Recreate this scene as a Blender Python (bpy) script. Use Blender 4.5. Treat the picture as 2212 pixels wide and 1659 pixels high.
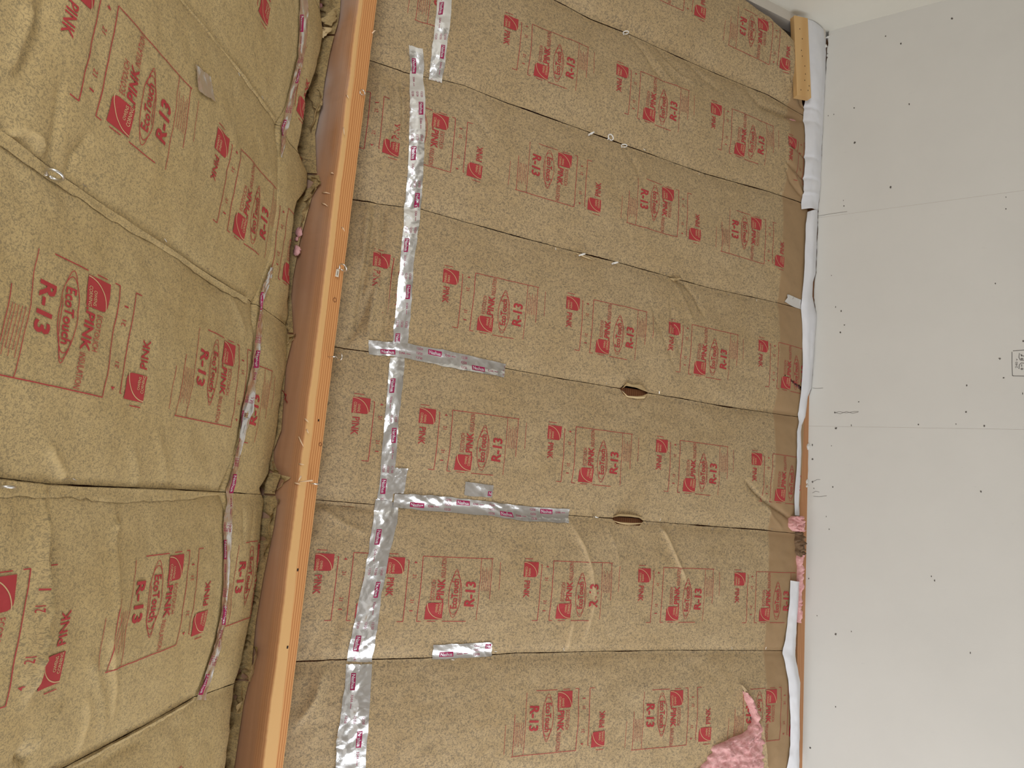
import bpy, math, random
import numpy as np
from mathutils import Matrix, Vector
for o in list(bpy.data.objects): bpy.data.objects.remove(o)
col = bpy.context.scene.collection
scene = bpy.context.scene
random.seed(7)

# ------------------------------------------------------------------ camera
IW, IH, FPX = 2212, 1659, 1544.3552
CAM = np.array([-1.8217, 2.0490, -2.1822])
RT = np.array([[0.5420742744639232, -0.0814917826029841, -0.8363698765095494],
               [0.17134000258513155, 0.9850967385078079, 0.015067159500275332],
               [0.8226773878492943, -0.15147113635761636, 0.5479584020452594]])  # rows: right, down, forward
cd = bpy.data.cameras.new('camera'); cam = bpy.data.objects.new('camera', cd); col.objects.link(cam)
cd.sensor_fit = 'HORIZONTAL'; cd.sensor_width = 36.0; cd.lens = FPX / IW * 36.0; cd.clip_start = 0.02; cd.clip_end = 200
M = Matrix(((RT[0][0], -RT[1][0], -RT[2][0], CAM[0]), (RT[0][1], -RT[1][1], -RT[2][1], CAM[1]),
            (RT[0][2], -RT[1][2], -RT[2][2], CAM[2]), (0, 0, 0, 1)))
cam.matrix_world = M
scene.camera = cam

# ------------------------------------------------------------------ world, daylight, exposure
FLOOR, XW, XN, YG, YE = -3.80, 2.3998, -2.42, -0.8594, 5.20
w = bpy.data.worlds.new('world'); scene.world = w; w.use_nodes = True
bgn = w.node_tree.nodes['Background']
bgn.inputs[0].default_value = (0.80, 0.88, 1.0, 1); bgn.inputs[1].default_value = 1.0
def area(name, loc, rot, sx, sy, power, colr):
    l = bpy.data.lights.new(name, 'AREA'); l.shape = 'RECTANGLE'; l.size = sx; l.size_y = sy; l.energy = power; l.color = colr
    o = bpy.data.objects.new(name, l); col.objects.link(o); o.location = loc; o.rotation_euler = rot; return o
# daylight entering the open overhead door and the gable window, plus an added side light
area('door_daylight', (0.0, YE - 0.03, -2.65), (math.radians(-90), 0, 0), 3.8, 2.1, 96, (0.96, 0.98, 1.0))
area('gable_window_daylight', (0.35, YE - 0.03, -0.95), (math.radians(-90), 0, 0), 1.1, 0.65, 45, (0.90, 0.95, 1.0))
area('added_side_light', (XN + 0.03, 0.75, -2.35), (0, math.radians(-90), 0), 1.0, 1.7, 66, (0.96, 0.98, 1.0))  # added light from an unseen side opening, lifts the dim gable end
vs = scene.view_settings
vs.view_transform = 'Standard'; vs.look = 'None'; vs.gamma = 1.0; vs.use_curve_mapping = False; vs.exposure = -0.50

# ------------------------------------------------------------------ geometry helpers
PF_, PN_, CN_ = 0.52517, 0.51140, 0.0240
S16 = 0.6096; Y0 = -0.3194
def ray(px, py):
    return np.array([(px - 1106.0) / FPX, (py - 829.5) / FPX, 1.0]) @ RT
def hitplane(px, py, n, c):
    d = ray(px, py); n = np.array(n); t = (c - n @ CAM) / (n @ d); return CAM + t * d

def vnoise(x, y, seed=0):
    x = np.asarray(x, float); y = np.asarray(y, float)
    xi = np.floor(x).astype(np.int64); yi = np.floor(y).astype(np.int64)
    fx = x - xi; fy = y - yi; fx = fx * fx * (3 - 2 * fx); fy = fy * fy * (3 - 2 * fy)
    def hsh(i, j):
        v = (i * 374761393 + j * 668265263 + seed * 1442695041) & 0xffffffff
        v = ((v ^ (v >> 13)) * 1274126177) & 0xffffffff
        v = v ^ (v >> 16)
        return (v & 0xffff) / 65535.0
    return (hsh(xi, yi) * (1 - fx) + hsh(xi + 1, yi) * fx) * (1 - fy) + (hsh(xi, yi + 1) * (1 - fx) + hsh(xi + 1, yi + 1) * fx) * fy
def fbm(x, y, seed=0, octv=3):
    v = 0; a = .5
    for k in range(octv): v = v + a * vnoise(np.asarray(x) * 2 ** k, np.asarray(y) * 2 ** k, seed + k); a *= .5
    return v
def pinterp(x, pts):                      # pts sorted by first coordinate, linear extrapolation
    xs = np.array([p[0] for p in pts], float); ys = np.array([p[1] for p in pts], float)
    x = np.asarray(x, float)
    r = np.interp(x, xs, ys)
    if len(xs) > 1:
        n = min(3, len(xs) - 1)
        s0 = (ys[n] - ys[0]) / (xs[n] - xs[0]); s1 = (ys[-1] - ys[-1 - n]) / (xs[-1] - xs[-1 - n])
        r = np.where(x < xs[0], ys[0] + (x - xs[0]) * s0, r); r = np.where(x > xs[-1], ys[-1] + (x - xs[-1]) * s1, r)
    return r
def seg_dist(a, y, poly):                 # distance to a polyline, and position along it 0..1, signed side
    best = np.full(a.shape, 1e9); tt = np.zeros(a.shape)
    L = [0.0]
    for i in range(len(poly) - 1): L.append(L[-1] + math.dist(poly[i], poly[i + 1]))
    for i in range(len(poly) - 1):
        p, q = poly[i], poly[i + 1]; dx, dy = q[0] - p[0], q[1] - p[1]; l2 = dx * dx + dy * dy + 1e-12
        t = np.clip(((a - p[0]) * dx + (y - p[1]) * dy) / l2, 0, 1)
        d = np.hypot(a - p[0] - t * dx, y - p[1] - t * dy)
        m = d < best; best = np.where(m, d, best); tt = np.where(m, (L[i] + t * (L[i + 1] - L[i])) / L[-1], tt)
    return best, tt

class Slope:
    def __init__(s, o, e, n): s.o = np.array(o); s.e = np.array(e); s.n = np.array(n); s.seams = {}; s.creases = []; s.H = None
    def pt(s, a, y, h):
        a = np.asarray(a, float)[..., None]; h = np.asarray(h, float)[..., None]; y = np.asarray(y, float)[..., None]
        return s.o + a * s.e + y * np.array([0, 1.0, 0]) + h * s.n
    def inv(s, px, py, h=0.0):
        q = hitplane(px, py, s.n, s.n @ s.o + h); return (float((q - s.o) @ s.e), float(q[1]))
    def on(s, px, py, dh=0.0):            # hit the puffed paper itself
        h = 0.0
        for k in range(8):
            a, y = s.inv(px, py, h + dh); h = .5 * h + .5 * float(s.H(np.array([a]), np.array([y]))[0])
        return s.inv(px, py, h + dh)
    def seam(s, k, a):
        if k in s.seams: return pinterp(a, s.seams[k])
        return np.full(np.shape(a), Y0 + k * S16)
far = Slope((0, 0, 0), (math.cos(PF_), 0, -math.sin(PF_)), (-math.sin(PF_), 0, -math.cos(PF_)))
near = Slope((0, 0, CN_ / math.cos(PN_)), (-math.cos(PN_), 0, -math.sin(PN_)), (math.sin(PN_), 0, -math.cos(PN_)))

FS = {0: [(1193, 0), (1275, 42), (1357, 74), (1415, 101), (1545, 160), (1655, 205), (1735, 250)],
      1: [(801, 130), (873, 154), (1000, 185), (1094, 223), (1241, 275), (1390, 329), (1520, 376), (1660, 415)],
      2: [(765, 431), (907, 452), (1000, 479), (1198, 533), (1337, 568), (1441, 597), (1530, 622), (1677, 654)],
      3: [(771, 756), (1092, 796), (1217, 819), (1463, 860), (1559, 877), (1725, 901)],
      4: [(686, 1080), (805, 1090), (1230, 1113), (1450, 1130), (1622, 1143), (1738, 1154)],
      5: [(651, 1429), (805, 1424), (930, 1420), (1125, 1410), (1312, 1406), (1463, 1404), (1686, 1405)]}
NS = {1: [(710, 78), (676, 0)], 2: [(675, 371), (618, 307), (601, 270), (503, 138), (388, 0)], 3: [(640, 721), (547, 655), (385, 550), (246, 461), (88, 351), (0, 287)],
      4: [(560, 1068), (385, 1057), (101, 1045), (0, 1033)], 5: [(497, 1477), (417, 1505), (306, 1568), (139, 1655)]}
for k, l in FS.items(): far.seams[k] = sorted(far.inv(*q) for q in l)
for k, l in NS.items(): near.seams[k] = sorted(near.inv(*q) for q in l)

# joint under the foil tape on each slope: a as a function of y
JF = sorted((far.inv(*q)[1], far.inv(*q)[0]) for q in [(961, 0), (950, 80), (940, 178), (899, 200), (899, 330), (890, 450), (879, 570), (867, 700), (856, 800), (846, 900), (838, 1000), (832, 1090), (815, 1200), (798, 1300), (780, 1400), (770, 1500), (755, 1659)])
JN = sorted((near.inv(*q, .02)[1], near.inv(*q, .02)[0]) for q in [(653, 0), (650, 90), (640, 150), (619, 240), (609, 290), (600, 420), (588, 510), (565, 640), (556, 690), (548, 770), (540, 830), (519, 930), (505, 1000), (492, 1070), (488, 1180), (484, 1280), (465, 1400), (435, 1500), (400, 1659)])
def jf(y): return np.interp(y, [p[0] for p in JF], [p[1] for p in JF])
def jn(y): return np.interp(y, [p[0] for p in JN], [p[1] for p in JN])
# where the paper of the near slope stops below the ridge beam
ENP = [(705, 0), (712, 75), (697, 130), (680, 190), (668, 215), (665, 280), (660, 330), (676, 380), (672, 410), (650, 440), (642, 470), (637, 520), (632, 560), (633, 640), (640, 715), (630, 760), (613, 850), (606, 900), (600, 960), (592, 1020), (578, 1055), (588, 1080), (577, 1120), (566, 1200), (554, 1290), (541, 1380), (528, 1470), (512, 1540), (495, 1659)]
EN = sorted((near.inv(*q, .03)[1], near.inv(*q, .03)[0]) for q in ENP)
def en(y): return np.interp(y, [p[0] for p in EN], [p[1] for p in EN])

# creases, drawn as image polylines laid on the paper plane: (points, height, half width, worn)
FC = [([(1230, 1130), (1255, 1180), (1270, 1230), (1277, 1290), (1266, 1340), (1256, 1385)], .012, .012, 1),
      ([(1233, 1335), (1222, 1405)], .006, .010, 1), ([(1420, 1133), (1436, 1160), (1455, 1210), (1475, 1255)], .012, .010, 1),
      ([(1305, 1125), (1325, 1180), (1335, 1250), (1330, 1345)], .005, .008, 0),
      ([(1446, 598), (1480, 618), (1500, 650), (1515, 688)], -.014, .010, 0), ([(1455, 610), (1475, 660), (1490, 700)], .007, .010, 0),
      ([(1393, 640), (1408, 690), (1440, 765), (1456, 805)], -.006, .007, 0), ([(1441, 640), (1446, 700), (1465, 780)], -.009, .007, 0),
      ([(1402, 620), (1400, 700), (1405, 760)], .004, .008, 0),
      ([(1358, 80), (1385, 115), (1402, 150), (1428, 185)], -.010, .010, 0), ([(1418, 105), (1440, 140), (1475, 172)], -.008, .010, 0),
      ([(1425, 130), (1450, 160), (1495, 190)], .008, .012, 0), ([(1480, 135), (1515, 175), (1560, 212)], -.008, .010, 0), ([(1400, 120), (1425, 160), (1460, 205)], .006, .010, 0),
      ([(1000, 232), (1030, 270), (1058, 310)], -.006, .008, 0), ([(1343, 320), (1368, 360), (1382, 405)], -.006, .008, 0), ([(1365, 330), (1390, 385), (1390, 480)], .004, .012, 0),
      ([(1336, 868), (1347, 905), (1340, 930)], .005, .007, 0), ([(1402, 870), (1400, 900), (1385, 945)], .005, .007, 0), ([(1363, 940), (1357, 985), (1345, 1015)], -.006, .006, 0),
      ([(1345, 1005), (1332, 1040), (1322, 1095)], .006, .008, 0), ([(1158, 940), (1160, 1090)], .004, .010, 0),
      ([(1612, 200), (1641, 234), (1690, 252), (1735, 262)], -.030, .018, 0), ([(1690, 165), (1700, 200), (1736, 236)], -.025, .016, 0), ([(1680, 150), (1690, 190), (1720, 225)], .012, .012, 0),
      ([(1693, 315), (1712, 330), (1736, 345)], -.012, .008, 0), ([(1686, 352), (1705, 370), (1735, 392)], -.014, .008, 0), ([(1700, 375), (1715, 395), (1735, 430)], .010, .008, 0), ([(1686, 362), (1700, 395), (1730, 425)], -.012, .008, 0),
      ([(1600, 1036), (1620, 1060), (1646, 1083), (1680, 1105), (1712, 1127)], -.020, .007, 0), ([(1646, 1088), (1668, 1120), (1690, 1145)], .006, .006, 0),
      ([(1575, 880), (1640, 884), (1725, 895)], -.008, .016, 0),
      ([(1490, 560), (1500, 520), (1520, 480)], .005, .014, 0), ([(1385, 440), (1390, 500), (1386, 560)], .004, .010, 0),
      # folds of the short pieces below the beam
      ([(813, 440), (803, 520), (785, 600), (770, 700)], -0.029, .012, 0), ([(832, 446), (826, 500), (822, 560)], -0.019, .010, 0), ([(795, 440), (785, 510), (775, 590)], 0.019, .014, 0),
      ([(850, 555), (840, 640), (830, 735)], -0.022, .010, 0), ([(800, 630), (780, 690), (748, 745)], -0.026, .012, 0), ([(815, 600), (800, 660), (790, 740)], 0.019, .012, 0),
      ([(846, 155), (850, 250), (842, 330)], -0.016, .010, 0), ([(868, 165), (872, 240), (868, 300)], -0.016, .010, 0), ([(820, 160), (815, 240), (812, 330)], 0.013, .014, 0),
      ([(690, 1095), (740, 1130), (790, 1150)], 0.010, .012, 0), ([(680, 1090), (760, 1096), (820, 1105)], -0.013, .008, 0),
      ([(640, 1560), (680, 1500), (700, 1440)], 0.016, .016, 0)]
NC = [([(40, 0), (28, 60), (2, 150)], .020, .018, 0), ([(80, 0), (50, 70), (15, 170)], -.016, .02, 0),
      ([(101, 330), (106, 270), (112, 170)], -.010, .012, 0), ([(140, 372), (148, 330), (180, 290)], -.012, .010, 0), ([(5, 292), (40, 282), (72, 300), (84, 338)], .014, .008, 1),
      ([(82, 1062), (72, 1120), (64, 1200), (60, 1300), (42, 1400), (32, 1515)], .036, .013, 0), ([(95, 1062), (85, 1120), (76, 1220), (66, 1300)], -.018, .012, 0),
      ([(235, 1078), (230, 1150), (228, 1260), (232, 1420)], .008, .012, 0), ([(228, 1130), (240, 1136)], .012, .008, 0),
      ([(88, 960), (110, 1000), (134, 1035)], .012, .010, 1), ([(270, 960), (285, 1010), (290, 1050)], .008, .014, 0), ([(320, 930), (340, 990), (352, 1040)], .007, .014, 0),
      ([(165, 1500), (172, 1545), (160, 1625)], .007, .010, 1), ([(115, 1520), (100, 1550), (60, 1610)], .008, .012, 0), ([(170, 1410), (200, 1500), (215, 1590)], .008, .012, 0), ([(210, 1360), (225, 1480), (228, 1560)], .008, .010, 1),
      ([(18, 1640), (35, 1625), (48, 1650)], -.02, .012, 0),
      ([(480, 620), (500, 660), (520, 720)], .006, .016, 0), ([(390, 560), (440, 600), (500, 640)], -.010, .020, 0),
      ([(600, 1500), (540, 1540), (500, 1600)], .006, .02, 0), ([(300, 1600), (260, 1620), (200, 1659)], -.010, .02, 0),
      ([(540, 1090), (530, 1140), (520, 1190)], -.006, .008, 0), ([(515, 1085), (512, 1130), (505, 1180)], -.006, .008, 0),
      ([(600, 680), (615, 700), (632, 722)], -.010, .008, 0)]
for sl, L in ((far, FC), (near, NC)):
    for pts, A, wd, worn_lit in L: sl.creases.append(([sl.inv(*q) for q in pts], A, wd, worn_lit))
def crease_h(sl, a, y):
    h = np.zeros(a.shape)
    for poly, A, wd, worn_lit in sl.creases:
        xs = [p[0] for p in poly]; ys = [p[1] for p in poly]; R = wd * 6
        m = (a > min(xs) - R) & (a < max(xs) + R) & (y > min(ys) - R) & (y < max(ys) + R)
        if not m.any(): continue
        d, t = seg_dist(a[m], y[m], poly)
        h[m] += (1.25 if sl is far else 1.0) * A * np.exp(-d / wd) * np.clip(np.minimum(t, 1 - t) * 5 + .25, 0, 1)
    return h
def worn_lit_tint(sl, a, y):  # creases painted paler, for rubbing and for the light they catch
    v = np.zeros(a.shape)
    for poly, A, wd, worn_lit in sl.creases:
        if worn_lit:
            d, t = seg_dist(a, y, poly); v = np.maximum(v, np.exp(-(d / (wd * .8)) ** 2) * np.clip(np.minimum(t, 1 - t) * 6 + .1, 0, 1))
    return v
FQ = {0: (.030, .044, .030), 1: (.008, .030, .022), 2: (.006, .018, .020), 3: (.006, .020, .020), 4: (.006, .020, .02), 5: (.006, .018, .02), 6: (.006, .022, .02)}
NQ = {1: (.004, .010, .02), 2: (.004, .012, .02), 3: (.005, .016, .025), 4: (.005, .018, .025), 5: (.005, .018, .03), 6: (.004, .014, .025)}
DIPS = [near.inv(603, 290)[1], near.inv(515, 895)[1], near.inv(549, 668)[1], near.inv(484, 1050)[1]]
def H_of(sl, table, near_side):
    def H(a, y):
        a = np.asarray(a, float); y = np.asarray(y, float); h = np.full(a.shape, .004)
        for r, (q, arch, fall) in table.items():
            lo, hi = sl.seam(r - 1, a), sl.seam(r, a)
            m = (y >= lo) & (y < hi)
            if not m.any(): continue
            d = np.minimum(y[m] - lo[m], hi[m] - y[m]); s = np.clip((y[m] - lo[m]) / (hi[m] - lo[m]), 0, 1)
            flange = np.clip((d - .012) / .01, 0, 1)
            h[m] += flange * q * (1 - np.exp(-np.maximum(d - .012, 0) / fall)) + arch * (4 * s * (1 - s)) ** 1.2
            wr = fbm(a[m] * 9 + r * 7, y[m] * 9, 11 + r) - .44
            wr2 = fbm(a[m] * 22 + y[m] * 9, y[m] * 20 - a[m] * 7, 31 + r) - .44
            h[m] += np.clip(d / .06, .1, 1) * (.014 * wr + .005 * wr2)
        if near_side:
            J = jn(y); E_ = en(y)
            rp = a < J
            loc = sum(np.exp(-((y - yc) / .05) ** 2) for yc in DIPS)
            h += np.where(rp, .006 * np.clip((J - a) / .06, 0, 1), -(.003 + .022 * loc) * np.exp(-np.maximum(a - J, 0) / .018))
            t = np.clip((a - E_) / .035, 0, 1)
            h -= .040 * (1 - t) ** 2.2
        else:
            J = jf(y); rp = a < J
            h += np.where(rp, (.010 * (vnoise(a * 26, y * 5, 3) - .5) - .010) * np.clip((J - a) / .05, 0, 1), 0)
            k_ = np.clip((2.74 - a) / .22, 0, 1); k_ = k_ * k_ * (3 - 2 * k_); h = .004 + (h - .004) * (.12 + .88 * k_)
        return h + crease_h(sl, a, y)
    return H
far.H = H_of(far, FQ, False); near.H = H_of(near, NQ, True)

# ------------------------------------------------------------------ mesh helpers
def link(o): col.objects.link(o); return o
def setmesh(me, V, F):
    V = np.asarray(V, np.float32)
    if isinstance(F, np.ndarray) and F.ndim == 2:
        nf, k = F.shape
        me.vertices.add(len(V)); me.vertices.foreach_set('co', V.ravel())
        me.loops.add(nf * k); me.loops.foreach_set('vertex_index', F.astype(np.int32).ravel())
        me.polygons.add(nf); me.polygons.foreach_set('loop_start', np.arange(0, nf * k, k, dtype=np.int32))
        me.update(calc_edges=True)
    else:
        me.from_pydata(V.tolist(), [], [list(f) for f in F]); me.update()
def mesh(name, V, F, mat, parent=None, smooth=False, uv=None, attrs=None, mats=None):
    V = np.asarray(V, float)
    q = parent
    while q is not None: V = V - np.array(q.location); q = q.parent
    me = bpy.data.meshes.new(name); setmesh(me, V, F)
    if smooth: me.polygons.foreach_set('use_smooth', [True] * len(me.polygons))
    if uv is not None:
        ul = me.uv_layers.new(name='UVMap'); li = np.zeros(len(me.loops), np.int32); me.loops.foreach_get('vertex_index', li)
        ul.data.foreach_set('uv', np.asarray(uv, np.float32)[li].ravel())
    for k, v in (attrs or {}).items():
        at = me.attributes.new(k, 'FLOAT', 'POINT'); at.data.foreach_set('value', np.asarray(v, np.float32))
    for m in (mats or [mat]): me.materials.append(m)
    me.validate()
    o = link(bpy.data.objects.new(name, me))
    if parent is not None: o.parent = parent
    return o
def grid_faces(nu, nv):
    i = np.arange(nu - 1)[:, None] * nv + np.arange(nv - 1)[None, :]
    return np.stack([i, i + 1, i + nv + 1, i + nv], -1).reshape(-1, 4)
def tag(o, label, cat, group=None, kind=None):
    if label: o['label'] = label
    if cat: o['category'] = cat
    if group: o['group'] = group
    if kind: o['kind'] = kind
    return o
def empty(name, loc):
    o = link(bpy.data.objects.new(name, None)); o.location = tuple(float(v) for v in loc); o.empty_display_size = .05; return o
def box_vf(c, ax, ay, az):                # centre and three half-axis vectors
    c, ax, ay, az = map(np.array, (c, ax, ay, az)); V = [c + sx * ax + sy * ay + sz * az for sx in (-1, 1) for sy in (-1, 1) for sz in (-1, 1)]
    return np.array(V), [(0, 1, 3, 2), (4, 6, 7, 5), (0, 4, 5, 1), (2, 3, 7, 6), (0, 2, 6, 4), (1, 5, 7, 3)]
def join_vf(parts):
    V = []; F = []; n = 0
    for v, f in parts:
        V.append(np.asarray(v, float)); F += [tuple(int(i) + n for i in g) for g in f]; n += len(v)
    return np.concatenate(V), F
def tube_vf(pts, r, ns=8, closed=False):
    pts = np.array(pts, float); n = len(pts); V = []
    up = None
    for i in range(n):
        t = (pts[(i + 1) % n] - pts[i - 1]) if closed or 0 < i < n - 1 else (pts[1] - pts[0] if i == 0 else pts[-1] - pts[-2])
        t = t / (np.linalg.norm(t) + 1e-9)
        if up is None: up = np.cross(t, [.3, .5, .8]); up /= np.linalg.norm(up)
        up = up - t * (up @ t); up /= np.linalg.norm(up); b = np.cross(t, up)
        rr = r[i] if hasattr(r, '__len__') else r
        for k in range(ns):
            q = 2 * math.pi * k / ns; V.append(pts[i] + rr * (math.cos(q) * up + math.sin(q) * b))
    F = []
    for i in range(n if closed else n - 1):
        j = (i + 1) % n
        for k in range(ns): F.append((i * ns + k, i * ns + (k + 1) % ns, j * ns + (k + 1) % ns, j * ns + k))
    if not closed: F += [tuple(range(ns))[::-1], tuple((n - 1) * ns + k for k in range(ns))]
    return np.array(V), F

# ------------------------------------------------------------------ materials
def newmat(name):
    m = bpy.data.materials.new(name); m.use_nodes = True; nt = m.node_tree; b = nt.nodes['Principled BSDF']
    return m, nt, b
def nd(nt, t, **kw):
    n = nt.nodes.new(t)
    for k, v in kw.items():
        if k.startswith('_'): setattr(n, k[1:], v)
        else: n.inputs[k].default_value = v
    return n
def mixc(nt, fac, a, b, blend='MIX'):
    n = nt.nodes.new('ShaderNodeMix'); n.data_type = 'RGBA'; n.blend_type = blend
    for sock, v in ((n.inputs[0], fac), (n.inputs[6], a), (n.inputs[7], b)):
        if hasattr(v, 'is_linked'): nt.links.new(v, sock)
        else: sock.default_value = v if not isinstance(v, tuple) else (*v, 1)[:4]
    return n.outputs[2]
def ramp(nt, src, p0, p1, c0=(0, 0, 0, 1), c1=(1, 1, 1, 1)):
    r = nt.nodes.new('ShaderNodeValToRGB'); r.color_ramp.elements[0].position = p0; r.color_ramp.elements[1].position = p1
    r.color_ramp.elements[0].color = c0; r.color_ramp.elements[1].color = c1; nt.links.new(src, r.inputs[0]); return r.outputs[0]
def noise(nt, vec, scale, detail=2.0, rough=.5, dist=0.0):
    n = nd(nt, 'ShaderNodeTexNoise', Scale=scale, Detail=detail, Roughness=rough, Distortion=dist); nt.links.new(vec, n.inputs['Vector']); return n.outputs['Fac']
def mapping(nt, src, scale, rot=(0, 0, 0)):
    m = nd(nt, 'ShaderNodeMapping', Scale=scale, Rotation=rot); nt.links.new(src, m.inputs['Vector']); return m.outputs[0]
def bump(nt, b, height, strength, dist):
    n = nd(nt, 'ShaderNodeBump', Strength=strength, Distance=dist); nt.links.new(height, n.inputs['Height']); nt.links.new(n.outputs[0], b.inputs['Normal'])
def srgb(r, g, b):
    f = lambda c: (c / 255 / 12.92) if c / 255 <= .04045 else ((c / 255 + .055) / 1.055) ** 2.4
    return (f(r), f(g), f(b))
def kraft(name, light, dark, plainc, speck=.55, fs=1.0):
    m, nt, b = newmat(name); uvn = nd(nt, 'ShaderNodeUVMap'); uv = uvn.outputs[0]
    s1 = noise(nt, mapping(nt, uv, (62 * fs, 100 * fs, 1), (0, 0, .5)), 1.0, 2.0, .6, 1.3)
    s2 = noise(nt, mapping(nt, uv, (98 * fs, 60 * fs, 1), (0, 0, -.4)), 1.0, 2.0, .6, 1.6)
    mul = nd(nt, 'ShaderNodeMath', _operation='MINIMUM'); nt.links.new(s1, mul.inputs[0]); nt.links.new(s2, mul.inputs[1])
    spk = ramp(nt, mul.outputs[0], .37, .49, (1, 1, 1, 1), (0, 0, 0, 1))
    big = ramp(nt, noise(nt, uv, 3.2, 3), .35, .70)
    tone = mixc(nt, big, light, tuple(c * k for c, k in zip(light, (.92, .89, .82))))
    at = nd(nt, 'ShaderNodeAttribute', _attribute_name='plain'); inv = nd(nt, 'ShaderNodeMath', _operation='MULTIPLY_ADD'); nt.links.new(at.outputs['Fac'], inv.inputs[0]); inv.inputs[1].default_value = -.9; inv.inputs[2].default_value = 1
    amt = nd(nt, 'ShaderNodeMath', _operation='MULTIPLY'); nt.links.new(spk, amt.inputs[0]); nt.links.new(inv.outputs[0], amt.inputs[1])
    am2 = nd(nt, 'ShaderNodeMath', _operation='MULTIPLY'); nt.links.new(amt.outputs[0], am2.inputs[0]); am2.inputs[1].default_value = speck
    c = mixc(nt, at.outputs['Fac'], tone, plainc)
    c = mixc(nt, am2.outputs[0], c, dark)
    wt = nd(nt, 'ShaderNodeAttribute', _attribute_name='worn_lit')
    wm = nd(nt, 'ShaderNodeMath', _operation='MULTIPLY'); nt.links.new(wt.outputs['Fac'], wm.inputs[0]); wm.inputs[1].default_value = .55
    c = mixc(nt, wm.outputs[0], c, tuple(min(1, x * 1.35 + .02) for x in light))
    nt.links.new(c, b.inputs['Base Color']); b.inputs['Roughness'].default_value = .62; b.inputs['Specular IOR Level'].default_value = .25
    fine = noise(nt, mapping(nt, uv, (60, 420, 1)), 1.0, 3)
    bump(nt, b, fine, .22, .002)
    return m
M_KRAFT = kraft('kraft_paper', srgb(190, 165, 126), srgb(112, 101, 84), srgb(162, 133, 98), .72, 1.35)
M_KRAFT2 = kraft('kraft_paper_near', srgb(193, 168, 120), srgb(118, 106, 82), srgb(160, 128, 88), .66, 2.1)
def flat(name, c, rough=.6, metal=0.0, spec=.3):
    m, nt, b = newmat(name); b.inputs['Base Color'].default_value = (*c, 1); b.inputs['Roughness'].default_value = rough; b.inputs['Metallic'].default_value = metal; b.inputs['Specular IOR Level'].default_value = spec
    return m
M_RED = flat('red_print_ink', srgb(172, 60, 62), .6)
M_TAN = flat('unprinted_paper', srgb(206, 172, 128), .6)
M_BACK = flat('paper_inner_face', srgb(206, 182, 138), .6)
M_INK = flat('tape_print_ink', srgb(158, 30, 82), .45)
M_INKW = flat('tape_unprinted', srgb(225, 222, 226), .35, .5)
def wool(name, c0, c1):
    m, nt, b = newmat(name); tc = nd(nt, 'ShaderNodeTexCoord'); v = tc.outputs['Object']
    f = noise(nt, v, 45, 4, .6, .8); c = mixc(nt, ramp(nt, f, .3, .7), c0, c1); nt.links.new(c, b.inputs['Base Color']); b.inputs['Roughness'].default_value = .95
    bump(nt, b, noise(nt, v, 160, 4, .6, 1.0), .5, .006); return m
M_PINK = wool('pink_fiberglass', srgb(206, 140, 138), srgb(236, 186, 182))
M_DUSTWOOL = wool('dusty_fiberglass', srgb(92, 72, 52), srgb(140, 112, 84))
def foil():
    m, nt, b = newmat('foil_tape'); tc = nd(nt, 'ShaderNodeTexCoord'); v = tc.outputs['Object']
    b.inputs['Base Color'].default_value = (.86, .86, .87, 1); b.inputs['Metallic'].default_value = 1; b.inputs['Roughness'].default_value = .24
    n1 = noise(nt, v, 22, 1, .5, .8); n2 = noise(nt, v, 80, 1, .5, .4)
    ad = nd(nt, 'ShaderNodeMath', _operation='MULTIPLY_ADD'); nt.links.new(n2, ad.inputs[0]); ad.inputs[1].default_value = .3; nt.links.new(n1, ad.inputs[2])
    vo = nd(nt, 'ShaderNodeTexVoronoi', Scale=30.0); nt.links.new(v, vo.inputs['Vector'])
    msk = ramp(nt, noise(nt, v, 9, 2), .42, .62); vm = nd(nt, 'ShaderNodeMath', _operation='MULTIPLY'); nt.links.new(vo.outputs['Distance'], vm.inputs[0]); nt.links.new(msk, vm.inputs[1])
    a2 = nd(nt, 'ShaderNodeMath', _operation='MULTIPLY_ADD'); nt.links.new(ad.outputs[0], a2.inputs[0]); a2.inputs[1].default_value = .35; nt.links.new(vm.outputs[0], a2.inputs[2])
    bump(nt, b, a2.outputs[0], .45, .010); return m
M_FOIL = foil()
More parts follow.
